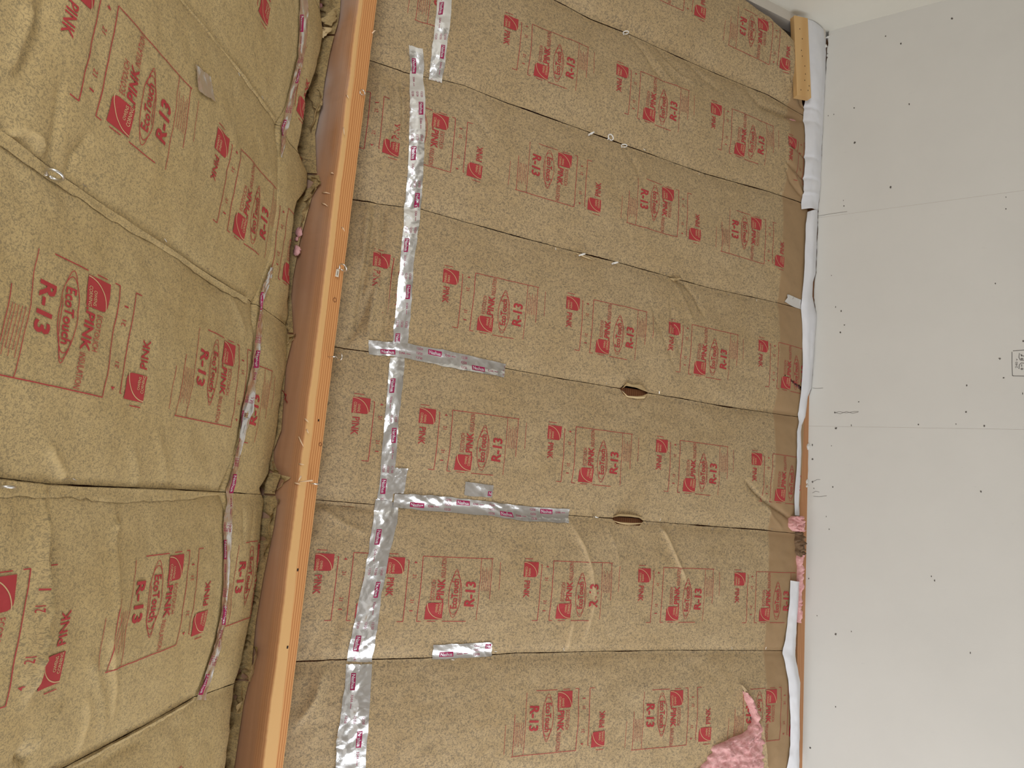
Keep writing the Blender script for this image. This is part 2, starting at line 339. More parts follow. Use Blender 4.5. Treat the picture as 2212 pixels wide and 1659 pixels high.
def wood(name, c_light, c_dark, scale, axis='X', warm=1.0, attr=False):
    m, nt, b = newmat(name); tc = nd(nt, 'ShaderNodeTexCoord'); v = tc.outputs['Object']
    if attr: v = nd(nt, 'ShaderNodeUVMap').outputs[0]
    mp = mapping(nt, v, (1, .03, 1)) if attr else mapping(nt, v, (1, .04, .35) if axis == 'X' else (.35, .04, 1))
    wv = nd(nt, 'ShaderNodeTexWave', Scale=scale, Distortion=1.4 if attr else 3.0, Detail=2.0); wv.inputs['Detail Scale'].default_value = 1.2; wv.bands_direction = axis; nt.links.new(mp, wv.inputs['Vector'])
    grain = noise(nt, mapping(nt, v, (260, 5, 260)), 1.0, 3)
    c = mixc(nt, ramp(nt, wv.outputs['Fac'], .25, .95), c_light, c_dark)
    c = mixc(nt, ramp(nt, grain, .35, .75), c, tuple(x * .86 for x in c_light), 'MULTIPLY') if False else mixc(nt, .25, c, mixc(nt, grain, c_light, c_dark))
    if attr:
        sap = nd(nt, 'ShaderNodeAttribute', _attribute_name='sapwood'); c = mixc(nt, sap.outputs['Fac'], c, srgb(222, 176, 118))
        face = nd(nt, 'ShaderNodeAttribute', _attribute_name='weathered'); c = mixc(nt, face.outputs['Fac'], c, mixc(nt, noise(nt, mapping(nt, v, (26, 1.6, 1)), 1.0, 3), srgb(154, 112, 82), srgb(194, 150, 116)))
        du = nd(nt, 'ShaderNodeAttribute', _attribute_name='dust'); c = mixc(nt, du.outputs['Fac'], c, srgb(196, 176, 164))
    nt.links.new(c, b.inputs['Base Color']); b.inputs['Roughness'].default_value = .6; b.inputs['Specular IOR Level'].default_value = .25
    bump(nt, b, grain, .15, .001); return m
M_BEAM = wood('fir_beam', srgb(222, 164, 106), srgb(182, 116, 66), 29, 'X', attr=True)
M_BLOCK = wood('pine_block', srgb(212, 174, 120), srgb(200, 158, 104), 5, 'Z')
M_RAFTER = wood('rafter_wood', srgb(150, 100, 66), srgb(120, 76, 48), 30, 'X')
M_PLATE = wood('plate_wood', srgb(196, 146, 104), srgb(164, 110, 72), 30, 'X')
def paint(name, c, scuff, bumpy=.12):
    m, nt, b = newmat(name); tc = nd(nt, 'ShaderNodeTexCoord'); v = tc.outputs['Object']
    big = noise(nt, v, 1.6, 4, .6); c1 = mixc(nt, ramp(nt, big, .3, .75), c, tuple(x * .94 for x in c))
    sc = ramp(nt, noise(nt, mapping(nt, v, (60, 60, 14), (.25, 0, 0)), 1.0, 5, .7), .66, .80)
    sm = nd(nt, 'ShaderNodeMath', _operation='MULTIPLY'); nt.links.new(sc, sm.inputs[0]); sm.inputs[1].default_value = scuff
    c1 = mixc(nt, sm.outputs[0], c1, tuple(x * .72 for x in c)); nt.links.new(c1, b.inputs['Base Color']); b.inputs['Roughness'].default_value = .7; b.inputs['Specular IOR Level'].default_value = .2
    bump(nt, b, noise(nt, v, 130, 4, .6), bumpy, .002); return m
M_WALL = paint('white_drywall_paint', srgb(216, 213, 206), .6)
M_GABLE = paint('white_gable_paint', srgb(222, 218, 206), .3)
M_SCUFFED = paint('scuffed_white_trim', srgb(206, 198, 186), 1.0)
def plastic():
    m, nt, b = newmat('white_plastic_tape'); tc = nd(nt, 'ShaderNodeTexCoord'); v = tc.outputs['Object']
    c = mixc(nt, noise(nt, v, 9, 3), srgb(214, 215, 221), srgb(234, 234, 236)); nt.links.new(c, b.inputs['Base Color']); b.inputs['Roughness'].default_value = .42; b.inputs['Specular IOR Level'].default_value = .5
    bump(nt, b, noise(nt, mapping(nt, v, (30, 9, 30)), 1.0, 2), .35, .006); return m
M_PLASTIC = plastic()
M_STEEL = flat('zinc_plated_steel', (.72, .70, .66), .30, 1.0)
M_WHITEWIRE = flat('white_coated_steel', srgb(236, 234, 230), .4)
M_PENCIL = flat('pencil_graphite', srgb(104, 100, 96), .7)
M_MARK = flat('grey_scuff', srgb(96, 90, 84), .8)
M_HOLE = flat('dark_nail_hole', srgb(48, 34, 26), .8)
M_PAPERTAG = flat('paper_tag', srgb(226, 216, 198), .6)
M_SPLINTER = flat('raw_wood_splinter', srgb(238, 206, 170), .7)
M_CONC = paint('concrete_floor', srgb(168, 164, 156), .3)
M_PLY = wood('roof_plywood', srgb(170, 128, 84), srgb(140, 98, 60), 6, 'X')

# ------------------------------------------------------------------ the setting
# white side wall: drywall sheets whose top edge was cut unevenly
WTOP = [(1790, 70), (1783, 157), (1777, 241), (1774, 340), (1767, 454), (1765, 519), (1762, 591), (1758, 640), (1763, 690), (1758, 750), (1755, 800), (1752, 839), (1745, 861), (1742, 912), (1744, 960), (1745, 998), (1741, 1080), (1738, 1154), (1738, 1250), (1735, 1322), (1732, 1457), (1730, 1659)]
wt = sorted((float(q[1]), float(q[2])) for q in (hitplane(*p, (1, 0, 0), XW) for p in WTOP))
def wall_top(y): return np.interp(y, [p[0] for p in wt], [p[1] for p in wt])
wr = empty('wall_right', (XW, 1.5, FLOOR)); tag(wr, 'off-white painted drywall wall with pencil marks and nail dents', 'wall', kind='structure')
edges = [YG, 0.3212, 0.3212 + 2 * S16, YE]
for i in range(3):
    ys = np.linspace(edges[i] + (.0003 if i else 0), edges[i + 1] - .0003, 90)
    jag = (vnoise(ys * 60, ys * 0, 5) - .5) * .006
    top = wall_top(ys) + jag
    zs = np.array([0, .002, .006, .03, .2, .6, 1.0])
    V = []; uvw = []
    for k, f in enumerate(zs):
        if k == 0: V.append(np.stack([np.full(90, XW + .0125), ys, top], 1)); V.append(np.stack([np.full(90, XW + .001), ys, top], 1))
        else: V.append(np.stack([np.full(90, XW), ys, top + (FLOOR - top) * f], 1))
    mesh('drywall_sheet', np.concatenate(V), grid_faces(len(V), 90), M_WALL, wr)
mesh('sheathing', *box_vf((XW + .17, (YG + YE) / 2, (FLOOR - 1.1) / 2), (.008, 0, 0), (0, (YE - YG) / 2 + .1, 0), (0, 0, (-1.1 - FLOOR) / 2)), M_PLY, wr)
# gable wall
gx = np.linspace(XN, XW + .2, 60); V = []
roof = np.where(gx > 0, -gx * math.tan(PF_), CN_ + gx * math.tan(PN_)) + .22
V = np.concatenate([np.stack([gx, np.full(60, YG), roof + (FLOOR - roof) * f], 1) for f in (0, .3, 1)])
tag(mesh('wall_back', V, grid_faces(3, 60), M_GABLE), 'white painted gable wall above the corner', 'wall', kind='structure')
# front end wall around the open door and gable window
def quadrect(x0, x1, z0, z1, y, t): return box_vf(((x0 + x1) / 2, y + t / 2, (z0 + z1) / 2), ((x1 - x0) / 2, 0, 0), (0, t / 2, 0), (0, 0, (z1 - z0) / 2))
fw = [quadrect(XN, -1.9, FLOOR, -.9, YE, .1), quadrect(1.9, XW, FLOOR, -.9, YE, .1), quadrect(-1.9, 1.9, -1.6, -1.27, YE, .1), quadrect(-1.9, -.2, -1.27, -.62, YE, .1), quadrect(.9, 1.9, -1.27, -.62, YE, .1), quadrect(-1.9, 1.9, -.62, .1, YE, .1)]
tag(mesh('wall_front', *join_vf(fw), M_GABLE), 'white end wall with the open overhead door', 'wall', kind='structure')
def nearrect(y0, y1, z0, z1): return box_vf((XN - .05, (y0 + y1) / 2, (z0 + z1) / 2), (.05, 0, 0), (0, (y1 - y0) / 2, 0), (0, 0, (z1 - z0) / 2))
lw = [nearrect(YG, -.10, FLOOR, -1.25), nearrect(1.60, YE, FLOOR, -1.25), nearrect(-.10, 1.60, FLOOR, -2.85), nearrect(-.10, 1.60, -1.85, -1.25)]  # opening left in this wall to match the added side light
tag(mesh('wall_left', *join_vf(lw), M_WALL), 'white side wall behind the viewer', 'wall', kind='structure')
tag(mesh('floor', *box_vf((0, (YG + YE) / 2, FLOOR - .05), (XW + .1, 0, 0), (0, (YE - YG) / 2 + .1, 0), (0, 0, .05)), M_CONC), 'grey concrete floor', 'floor', kind='structure')
# roof deck with the rafters behind the seams
for sl, nm, lb in ((far, 'ceiling', 'plywood roof deck behind the insulation of the far slope'), (near, 'ceiling', 'plywood roof deck behind the insulation of the near slope')):
    c = sl.pt(1.44, (YG + YE) / 2, -.175); deck = mesh(nm, *box_vf(c, sl.e * 1.62, (0, (YE - YG) / 2 + .12, 0), sl.n * .008), M_PLY); tag(deck, lb, 'ceiling', kind='structure')
    for k in range(-1, 9):
        a0, a1 = .10, 2.74
        y0, y1 = float(sl.seam(k, np.array(a0))), float(sl.seam(k, np.array(a1)))
        if y0 < YG or y1 > YE: continue
        p0, p1 = sl.pt(a0, y0, -.088), sl.pt(a1, y1, -.088); ax = (p1 - p0) / 2; L = np.linalg.norm(ax)
        ay = np.cross(sl.n, ax / L) * .019
        mesh('rafter', *box_vf((p0 + p1) / 2, ax, ay, sl.n * .070), M_RAFTER, deck)

# ------------------------------------------------------------------ print on the paper
_txt = {}
def text_vf(s, bold=0.0, shear=0.0):
    key = (s, bold, shear)
    if key not in _txt:
        cu = bpy.data.curves.new('t', 'FONT'); cu.body = s; cu.offset = bold; cu.shear = shear; cu.resolution_u = 2; cu.fill_mode = 'FRONT'
        ob = bpy.data.objects.new('t', cu); col.objects.link(ob); dg = bpy.context.evaluated_depsgraph_get()
        me = bpy.data.meshes.new_from_object(ob.evaluated_get(dg)); col.objects.unlink(ob); bpy.data.objects.remove(ob)
        V = np.array([v.co[:2] for v in me.vertices]); F = [tuple(p.vertices) for p in me.polygons]; bpy.data.meshes.remove(me)
        mn, mx = V.min(0), V.max(0); V = (V - mn) / (mx - mn)       # unit box
        _txt[key] = (V, F)
    return _txt[key]
def t_in(s, x0, x1, ytop, ybot, bold=0.0, shear=0.0):     # text filling a box, y pointing down
    V, F = text_vf(s, bold, shear)
    return np.stack([x0 + V[:, 0] * (x1 - x0), ybot + V[:, 1] * (ytop - ybot)], 1), F
def line_vf(p, q, w, step=.06):
    p, q = np.array(p, float), np.array(q, float); L = np.linalg.norm(q - p); n = max(1, int(L / step)); t = (q - p) / L; nn = np.array([-t[1], t[0]]) * w / 2
    V = []; F = []
    for i in range(n + 1):
        c = p + (q - p) * i / n; V += [c - nn, c + nn]
    for i in range(n): F.append((2 * i, 2 * i + 1, 2 * i + 3, 2 * i + 2))
    return np.array(V), F
def poly_line(pts, w):
    V = []; F = []; P = np.array(pts, float)
    for i in range(len(P)):
        t = P[min(i + 1, len(P) - 1)] - P[max(i - 1, 0)]; t /= np.linalg.norm(t) + 1e-9; nn = np.array([-t[1], t[0]]) * w / 2; V += [P[i] - nn, P[i] + nn]
    for i in range(len(P) - 1): F.append((2 * i, 2 * i + 1, 2 * i + 3, 2 * i + 2))
    return np.array(V), F
def ell(cx, cy, rx, ry, w, t0=0, t1=360, n=36):
    return poly_line([(cx + rx * math.cos(math.radians(t0 + (t1 - t0) * i / n)), cy + ry * math.sin(math.radians(t0 + (t1 - t0) * i / n))) for i in range(n + 1)], w)
def logo(x0, y0, s):                     # red square with the pale swoosh and two lines of lettering
    n = 7; g = np.linspace(0, 1, n); V = np.array([(x0 + u * s, y0 + v * s) for u in g for v in g])
    # the corner by the swoosh end is rounded
    V2 = V.copy()
    for i, (u, v) in enumerate([(u, v) for u in g for v in g]):
        if u > .8 and v < .2: V2[i] = (x0 + (u - .07 * (u - .8) / .2 * (1 - v / .2)) * s, y0 + (v + .07 * (1 - v / .2) * (u - .8) / .2) * s)
    red = [(V2, [tuple(f) for f in grid_faces(n, n)])]
    arc = poly_line([(x0 + s * (.04 + .96 * (1 - math.cos(math.radians(a)))), y0 + s * (1 - .93 * math.sin(math.radians(a)))) for a in np.linspace(0, 90, 16)], s * .035)
    tan = [arc, t_in('OWENS', x0 + s * .42, x0 + s * .92, y0 + s * .56, y0 + s * .70, .01), t_in('CORNING', x0 + s * .32, x0 + s * .98, y0 + s * .76, y0 + s * .92, .01)]
    return red, tan
LWD = .009
def rot180(parts, cx, cy): return [(np.array([2 * cx, 2 * cy]) - v, f) for v, f in parts]
def make_block():
    red = []; tan = []
    red += [line_vf((0, 0), (1, 0), LWD), line_vf((1, 0), (1, 1.10), LWD), line_vf((0, 0), (0, .06), LWD), line_vf((0, .15), (0, .28), LWD), line_vf((0, .38), (0, .74), LWD)]
    r, t = logo(.03, .11, .26); red += r; tan += t
    red += [t_in('ECOTOUCH', .33, .64, .16, .225, -.004), t_in('PINK', .33, .66, .25, .36, .022, .05), t_in('INSULATION', .68, .98, .29, .36, -.004), ell(.31, .35, .008, .008, .012)]
    red += [ell(.42, .53, .31, .095, LWD * .8), ell(.44, .53, .34, .075, LWD * .7, -60, 60), ell(.40, .53, .34, .075, LWD * .7, 130, 230), ell(.46, .53, .35, .055, LWD * .7, -50, 50)]
    red += [t_in('EcoTouch', .20, .66, .475, .575, .02), line_vf((.30, .60), (.60, .60), LWD * .8)]
    red += [t_in('R-13', .23, .63, .68, .84, .03, .06)]
    red += [line_vf((.02, .90), (1, .90), LWD * .7), line_vf((.35, 1.08), (1, 1.08), LWD * .8), line_vf((.50, 1.22), (.95, 1.22), LWD * .6)]
    for i, yy in enumerate((.935, .965, .995, 1.025, 1.05)): red.append(line_vf((.48, yy), (.86 - .05 * (i % 2), yy), LWD * .5))
    main = (red, tan)
    red2 = []; tan2 = []
    red2 += [line_vf((.0, -.20), (.93, -.20), LWD), line_vf((0, -.20), (0, -.29), LWD), line_vf((.93, -.20), (.93, -.22), LWD), line_vf((1.02, -.36), (1.02, -.50), LWD)]
    r, t = logo(0, 0, .25); o = np.array([.72, -.51])
    r = [(v + o, f) for v, f in rot180(r, .125, .125)]; t = [(v + o, f) for v, f in rot180(t, .125, .125)]; red2 += r; tan2 += t
    pk = rot180([t_in('PINK', 0, .28, 0, .10, .012)], .14, .05); red2 += [(v + np.array([.38, -.49]), f) for v, f in pk]
    for s, x in (('4', .86), ('21', .66), ('21', .28), ('1', .11)):
        q = rot180([t_in(s, 0, {'1': .014, '4': .034}.get(s, .055), 0, .05, .002)], .03, .025); red2 += [(v + np.array([x, -.125]), f) for v, f in q]
    side = (red2, tan2)
    return [join_vf(main[0]), join_vf(main[1]), join_vf(side[0]), join_vf(side[1])]
BLOCK = make_block()
UX, UY = .2539, .2539 * 1.13
def print_block(sl, root, px, X, Y, rev, a_lo, a_hi, lo, hi):
    a0, y0 = sl.on(*px)
    sx = 1 if rev else -1                             # reading direction along +y or -y
    sy = (-1 if rev else 1) * (1 if sl is far else -1)
    for nm, (rd, tn) in (('printed_panel', (BLOCK[0], BLOCK[1])), ('printed_side_mark', (BLOCK[2], BLOCK[3]))):
        VV = []; FF = []; MI = []; n = 0
        for mi, (v, f) in enumerate((rd, tn)):
            a = a0 + sy * (v[:, 1] - Y) * UY; y = y0 + sx * (v[:, 0] - X) * UX
            ok = (a > a_lo(y) + .004) & (a < a_hi(y) - .004) & (y > lo(a) + .006) & (y < hi(a) - .006)
            h = sl.H(a, y) + (.0017 if mi == 0 else .0023)
            P = sl.pt(a, y, h)
            for g in f:
                if all(ok[i] for i in g): FF.append(tuple(int(i) + n for i in g)); MI.append(mi)
            VV.append(P); n += len(v)
        if not FF: continue
        V = np.concatenate(VV); used = sorted({i for g in FF for i in g}); mp = {u: i for i, u in enumerate(used)}
        o = mesh(nm, V[used], [tuple(mp[i] for i in g) for g in FF], None, root, mats=[M_RED, M_TAN])
        o.data.polygons.foreach_set('material_index', MI)

# ------------------------------------------------------------------ batts
BR = sorted((far.inv(*q)[1], far.inv(*q)[0]) for q in [(1712, 0), (1690, 400), (1680, 560), (1675, 760), (1665, 1000), (1652, 1250), (1648, 1350), (1645, 1600)])
def brown(y): return np.interp(y, [p[0] for p in BR], [p[1] for p in BR])
def fpt(*q): return far.inv(*q)
TEARS = []                                       # openings at the seams: (seam, a0, a1, depth up, depth down)
a_, b_ = fpt(1338, 839)[0], fpt(1397, 849)[0]; TEARS.append((3, a_, b_, .017, .028))
a_, b_ = fpt(1322, 1119)[0], fpt(1388, 1123)[0]; TEARS.append((4, a_, b_, .010, .022))
HOLES = [[fpt(*q) for q in [(1683, 809), (1700, 819), (1731, 838), (1731, 848), (1712, 833)]]]
HOLES.append([fpt(*q) for q in [(1601, 1490), (1617, 1520), (1625, 1560), (1655, 1659), (1640, 1659), (1612, 1560)]])
def inside(a, y, poly):
    r = np.zeros(a.shape, bool); n = len(poly)
    for i in range(n):
        (x1, y1), (x2, y2) = poly[i], poly[(i + 1) % n]
        c = ((y1 > y) != (y2 > y)) & (a < (x2 - x1) * (y - y1) / (y2 - y1 + 1e-12) + x1); r ^= c
    return r
def gap(sl, k, a, side):
    g = .0006 + .0075 * np.clip(vnoise(a * 7 + side * 31, a * 0 + k * 3.7, 77) - .52, 0, 1) + .0012 * vnoise(a * 60, a * 0 + side, 78)
    if sl is near: g = g * .55 + .002 * np.clip(vnoise(a * 11, a * 0 + k, 79) - .6, 0, 1)
    if sl is far:
        for kk, a0, a1, up, dn in TEARS:
            if kk == k:
                t = np.clip(np.minimum((a - a0), (a1 - a)) / .02, 0, 1); g = g + t * (up if side else dn)
    return g
def batt(name, sl, r, a_lo, a_hi, label, group, mat, da, dy, blocks, edge_lo=None):
    def lo(a): return (edge_lo(a) if edge_lo is not None else sl.seam(r - 1, a) + gap(sl, r - 1, a, 0))
    def hi(a): return sl.seam(r, a) - gap(sl, r, a, 1)
    ymid = .5 * (float(lo(np.array(1.))) + float(hi(np.array(1.))))
    am = (float(a_lo(np.array(ymid))) + float(a_hi(np.array(ymid)))) / 2
    root = empty(name, sl.pt(am, ymid, -.02)); tag(root, label, 'insulation', group)
    na = max(12, int((float(a_hi(np.array(ymid))) - float(a_lo(np.array(ymid)))) / da)); ny = int(.61 / dy)
    t = np.linspace(0, 1, na)[:, None] * np.ones((1, ny)); s = np.ones((na, 1)) * np.linspace(0, 1, ny)[None, :]
    # extra rows right at the two edges keep them crisp
    a = am + 0 * t; y = ymid + 0 * t
    for it in range(4):
        A0 = a_lo(y); A1 = a_hi(y); a = A0 + (A1 - A0) * t; l, h_ = lo(a), hi(a); y = l + (h_ - l) * s
    h = sl.H(a, y)
    V = sl.pt(a, y, h).reshape(-1, 3); F = grid_faces(na, ny)
    if sl is far:
        ac = a.ravel()[F].mean(1); yc = y.ravel()[F].mean(1); keep = np.ones(len(F), bool)
        for poly in HOLES: keep &= ~inside(ac, yc, poly)
        F = F[keep]
    pl = np.clip((a - brown(y)) / .008 + .5, 0, 1) if sl is far else np.zeros(a.shape)
    facing = mesh('paper_facing', V, F, mat, root, True, np.stack([a.ravel() + r * 3.1, y.ravel()], 1), {'plain': pl.ravel(), 'worn_lit': worn_lit_tint(sl, a, y).ravel()})
    # glass wool behind the paper
    n2 = 14; aa = np.linspace(float(a_lo(np.array(ymid))) + .01, float(a_hi(np.array(ymid))) - .03, n2); P = []
    for hh in (-.012 if 'offcut' not in name else -.045, -.10):
        for f in (0, 1):
            yy = (lo(aa) + .022) if f == 0 else (hi(aa) - .022); P.append(sl.pt(aa, yy, np.full(n2, hh)))
    V = np.concatenate(P); q = np.arange(n2 - 1); FB = []
    for i in q: FB += [(i, i + 1, n2 + i + 1, n2 + i), (2 * n2 + i, 3 * n2 + i, 3 * n2 + i + 1, 2 * n2 + i + 1), (i, 2 * n2 + i, 2 * n2 + i + 1, i + 1), (n2 + i, n2 + i + 1, 3 * n2 + i + 1, 3 * n2 + i)]
    FB += [(0, n2, 3 * n2, 2 * n2), (n2 - 1, 3 * n2 - 1, 4 * n2 - 1, 2 * n2 - 1)]
    mesh('glass_wool_body', V, FB, M_PINK, root)
    for b in blocks: print_block(sl, facing, b[0], b[1], b[2], b[3], a_lo, a_hi, lo, hi)
    root_lohi[root.name] = (lo, hi)
    return root
root_lohi = {}
const = lambda v: (lambda y: np.full(np.shape(y), v))
T = lambda l, rev: [(q, .5, 0.0, rev) for q in l]
gable_edge = sorted(far.inv(*q) for q in [(1490, -60), (1570, 0), (1640, 50), (1700, 112), (1712, 130)])
gf = 'kraft-faced batts on the slope above the white wall'; gr = 'short batt pieces on the far side of the ridge beam'
gn = 'kraft-faced batts on the near slope'; gs = 'short batt pieces on the near side of the ridge beam'
FE = sorted((far.inv(*q)[1], far.inv(*q)[0]) for q in [(1701, 60), (1702, 160), (1716, 200), (1736, 236), (1740, 400), (1743, 460), (1744, 700), (1738, 850), (1730, 1000), (1724, 1100), (1720, 1170), (1719, 1250), (1718, 1350), (1717, 1500), (1717, 1700)])
def FAR_END(y): return np.interp(y, [p[0] for p in FE], [p[1] for p in FE])
far_main = {}
spec = {0: (T([(1480, -25), (1667, 93)], True), 'partial kraft-faced insulation batt bulging against the gable wall behind the wood block'),
        1: (T([(1147, 104), (1381, 204), (1580, 282)], False) + [((1724, 345), .5, -.2, False)], 'kraft-faced insulation batt ending just below the short wood block, with fan-shaped wrinkles'),
        2: (T([(979, 313), (1244, 392), (1465, 461), (1653, 522)], True), 'kraft-faced insulation batt with upside-down print between the three-eye-screw seam and two-eye-screw seam'),
        3: (T([(1022, 651), (1279, 704), (1492, 754), (1680, 789)], False), 'kraft-faced insulation batt with a dark fold below its eye screws, above the first torn seam'),
        4: (T([(973, 951), (1241, 982), (1467, 1007), (1666, 1032)], False), 'kraft-faced insulation batt between the two torn seams, with a long diagonal slit near the wall'),
        5: (T([(908, 1272), (1192, 1276), (1430, 1285), (1632, 1290)], False), 'kraft-faced insulation batt with two pale curved creases running down from its torn seam'),
        6: (T([(1249, 1555), (1486, 1548), (1686, 1541)], True), 'kraft-faced insulation batt torn open at the wall end with pink fiberglass showing')}
for r in range(7):
    far_main[r] = batt('insulation_batt', far, r, (lambda y: jf(y) - .012), FAR_END, spec[r][1], gf, M_KRAFT, .0075, .0075, spec[r][0],
                       (lambda a: pinterp(a, gable_edge)) if r == 0 else None)
rspec = {1: ([((899, 44), 1, 1.07, True)], 'topmost short kraft-faced batt piece between the ridge beam and the short upper foil strip'),
         2: (T([(795, 258)], True), 'short kraft-faced batt piece beside the ridge beam eye screw nearest the gable'),
         3: ([((843, 615), .5, -.2, False)], 'short heavily wrinkled kraft-faced batt piece beside the tagged eye screw of the beam'),
         4: ([((803, 927), .5, -.2, False)], 'short smooth kraft-faced batt piece between the two crosswise foil tapes and the beam'),
         5: ([((724, 1266), .5, -.2, False)], 'short kraft-faced batt piece beside the ridge beam below the second crosswise foil tape'),
         6: ([], 'lowest short kraft-faced batt piece in view right of the ridge beam, without visible print')}
far_ridge = {}
for r in range(1, 7):
    far_ridge[r] = batt('insulation_offcut', far, r, const(.03), (lambda y: jf(y) + .006), rspec[r][1], gr, M_KRAFT, .008, .0085, rspec[r][0])
nspec = {2: ([((571, 22), .85, -.39, True)], 'kraft-faced insulation batt at the top edge above the small stray foil patch seam'),
         3: (T([(233, 130), (506, 409)], False), 'kraft-faced insulation batt of the near slope carrying the small stray foil patch'),
         4: (T([(240, 736), (511, 834)], True), 'kraft-faced insulation batt of the near slope under the seam with the lone eye screw'),
         5: (T([(40, 1375), (398, 1290)], True), 'kraft-faced insulation batt of the near slope with a deep lengthwise fold at the left edge'),
         6: ([((409, 1643), 0, 0, True)], 'kraft-faced insulation batt filling the bottom left corner')}
near_main = {}
for r in range(2, 7):
    near_main[r] = batt('insulation_batt', near, r, (lambda y: jn(y) + .0005), const(2.62), nspec[r][1], gn, M_KRAFT2, .008, .0075, nspec[r][0])
sspec = {1: ([], 'topmost short kraft-faced batt piece tucked beside the dusty top of the ridge beam'),
         2: ([((645, 165), .5, -.2, True)], 'short kraft-faced batt piece left of the beam with a long dark gap beside it'),
         3: ([((612, 525), .5, 0, False)], 'short kraft-faced batt piece left of the beam, bordered by crumpled folded paper'),
         4: ([((550, 885), .43, .76, False)], 'short kraft-faced batt piece left of the beam showing a lone large R-13'),
         5: ([((520, 1247), .43, .76, True)], 'short kraft-faced batt piece left of the beam below the big folded paper flap'),
         6: ([], 'lowest short kraft-faced batt piece in view left of the ridge beam')}
near_ridge = {}
for r in range(1, 7):
    near_ridge[r] = batt('insulation_offcut', near, r, (lambda y: en(y) - .02), (lambda y: jn(y) + .002), sspec[r][1], gs, M_KRAFT2, .006, .0075, sspec[r][0])

# ragged stapling flange of each near-slope seam, folded onto the batt below it
def flange(k, r, a0, a1, wmin, wmax, seed):
    n = int((a1 - a0) / .006); m = 5; aa = np.linspace(a0, a1, n); V = []; U = []
    wd = wmin + (wmax - wmin) * vnoise(aa * 4, aa * 0, seed) + .006 * (vnoise(aa * 45, aa * 0, seed + 1) - .5); wd = wd * np.clip(vnoise(aa * 2.3, aa * 0 + 3, seed + 2) * 5 - .4, .25, 1)
    y0 = near.seam(k, aa) + .0030
    for j in range(m):
        f = j / (m - 1); yy = y0 + wd * f; hh = near.H(aa, yy) + .0015 + (.004 + .005 * vnoise(aa * 16, aa * 0, seed + 4)) * (1 - f) ** .6 + .003 * f * vnoise(aa * 30, aa * 0 + j, seed + 5)
        V.append(near.pt(aa, yy, hh)); U.append(np.stack([aa + 1.7, yy], 1))
    mesh('stapling_flange', np.concatenate(V), grid_faces(m, n), M_KRAFT2, near_main[r], True, np.concatenate(U))
flange(2, 3, .50, 2.5, .004, .012, 61); flange(3, 4, .53, 2.5, .010, .030, 62); flange(4, 5, .52, 2.5, .018, .036, 63); flange(5, 6, .5, 2.5, .004, .012, 64)

# ------------------------------------------------------------------ ridge beam
BZ = -.2329
def bline(pts):
    q = [hitplane(*p, (0, 0, 1), BZ) for p in pts]; A = np.polyfit([v[1] for v in q], [v[0] for v in q], 1); return A
BN = bline([(774, 0), (738, 300), (707, 560), (671, 860), (631, 1160), (624, 1200), (567, 1659)])
BF = bline([(814, 0), (780, 300), (745, 600), (712, 860), (668, 1200), (612, 1659)])
ny = 620; yb = np.linspace(YG, YE, ny)
xn = BN[0] * yb + BN[1] + (vnoise(yb * 140, yb * 0, 9) - .5) * .0022 + (vnoise(yb * 9, yb * 0, 10) - .5) * .004; xf = BF[0] * yb + BF[1] + (vnoise(yb * 20, yb * 0, 12) - .5) * .0012
prof = []; sap = []; wea = []; dus = []; buv = []
ZT = .02
for k in range(15):                               # near face from top to bottom edge
    f = k / 14; z = ZT + (BZ + .004 - ZT) * f
    buv.append(np.stack([np.full(ny, -.26 * (1 - f)), yb], 1)); prof.append(np.stack([xn, yb, np.full(ny, z)], 1)); sap.append(np.zeros(ny)); wea.append(np.full(ny, 1.0 if f < .80 else .72 if f < .93 else .45))
    d = np.clip(fbm(yb * 5 + 3, yb * 0 + f * 2.4, 21) * 3.2 - 1.1, 0, 1) * (.25 + .75 * np.clip((.72 - f) / .4, 0, 1)) * np.clip((1.5 - yb) / .9, .3, 1); dus.append(np.clip(d * 1.5 + .25 * np.clip((.5 - f) / .5, 0, 1) * (fbm(yb * 2 + 9, yb * 0 + f, 23) > .42), 0, .92))
nb = 26
for k in range(nb + 1):                           # bottom face
    f = k / nb; x = xn + .004 + (xf - xn - .008) * f
    buv.append(np.stack([np.full(ny, .089 * f), yb], 1)); prof.append(np.stack([x, yb, np.full(ny, BZ)], 1)); thr = np.interp(yb, [-.3, .9, 2.1, 2.8, 3.2], [.14, .22, .34, .55, .62]) + .03 * vnoise(yb * 2, yb * 0, 4)
    sap.append(np.clip((thr - f) / .05 + .5, 0, 1)); wea.append(np.zeros(ny))
    dd = np.exp(-((f - (yb * 5.2 + .55)) / .16) ** 2) * (yb < .16) * .75; dus.append(dd * np.clip((yb + .5) * 4, 0, 1))
for z in (BZ + .004, ZT):
    buv.append(np.stack([np.full(ny, .09 + (z - BZ)), yb], 1)); prof.append(np.stack([xf, yb, np.full(ny, z)], 1)); sap.append(np.zeros(ny)); wea.append(np.full(ny, .6)); dus.append(np.zeros(ny))
V = np.concatenate(prof); nr = len(prof)
F = np.concatenate([grid_faces(nr, ny), np.stack([(nr - 1) * ny + np.arange(ny - 1), (nr - 1) * ny + np.arange(1, ny), np.arange(1, ny), np.arange(ny - 1)], 1)])
beam = empty('ridge_beam', (-.1, 2.0, BZ)); tag(beam, 'long reddish fir ridge beam running between the two insulated slopes', 'beam')
mesh('timber', V, F, M_BEAM, beam, False, np.concatenate(buv), {'sapwood': np.concatenate(sap), 'weathered': np.concatenate(wea), 'dust': np.concatenate(dus)})
def on_beam(px, py): return hitplane(px, py, (0, 0, 1), BZ)
def on_beam_face(px, py):
    x = -.15
    for i in range(4): q = hitplane(px, py, (1, 0, 0), x); x = BN[0] * q[1] + BN[1]
    return q
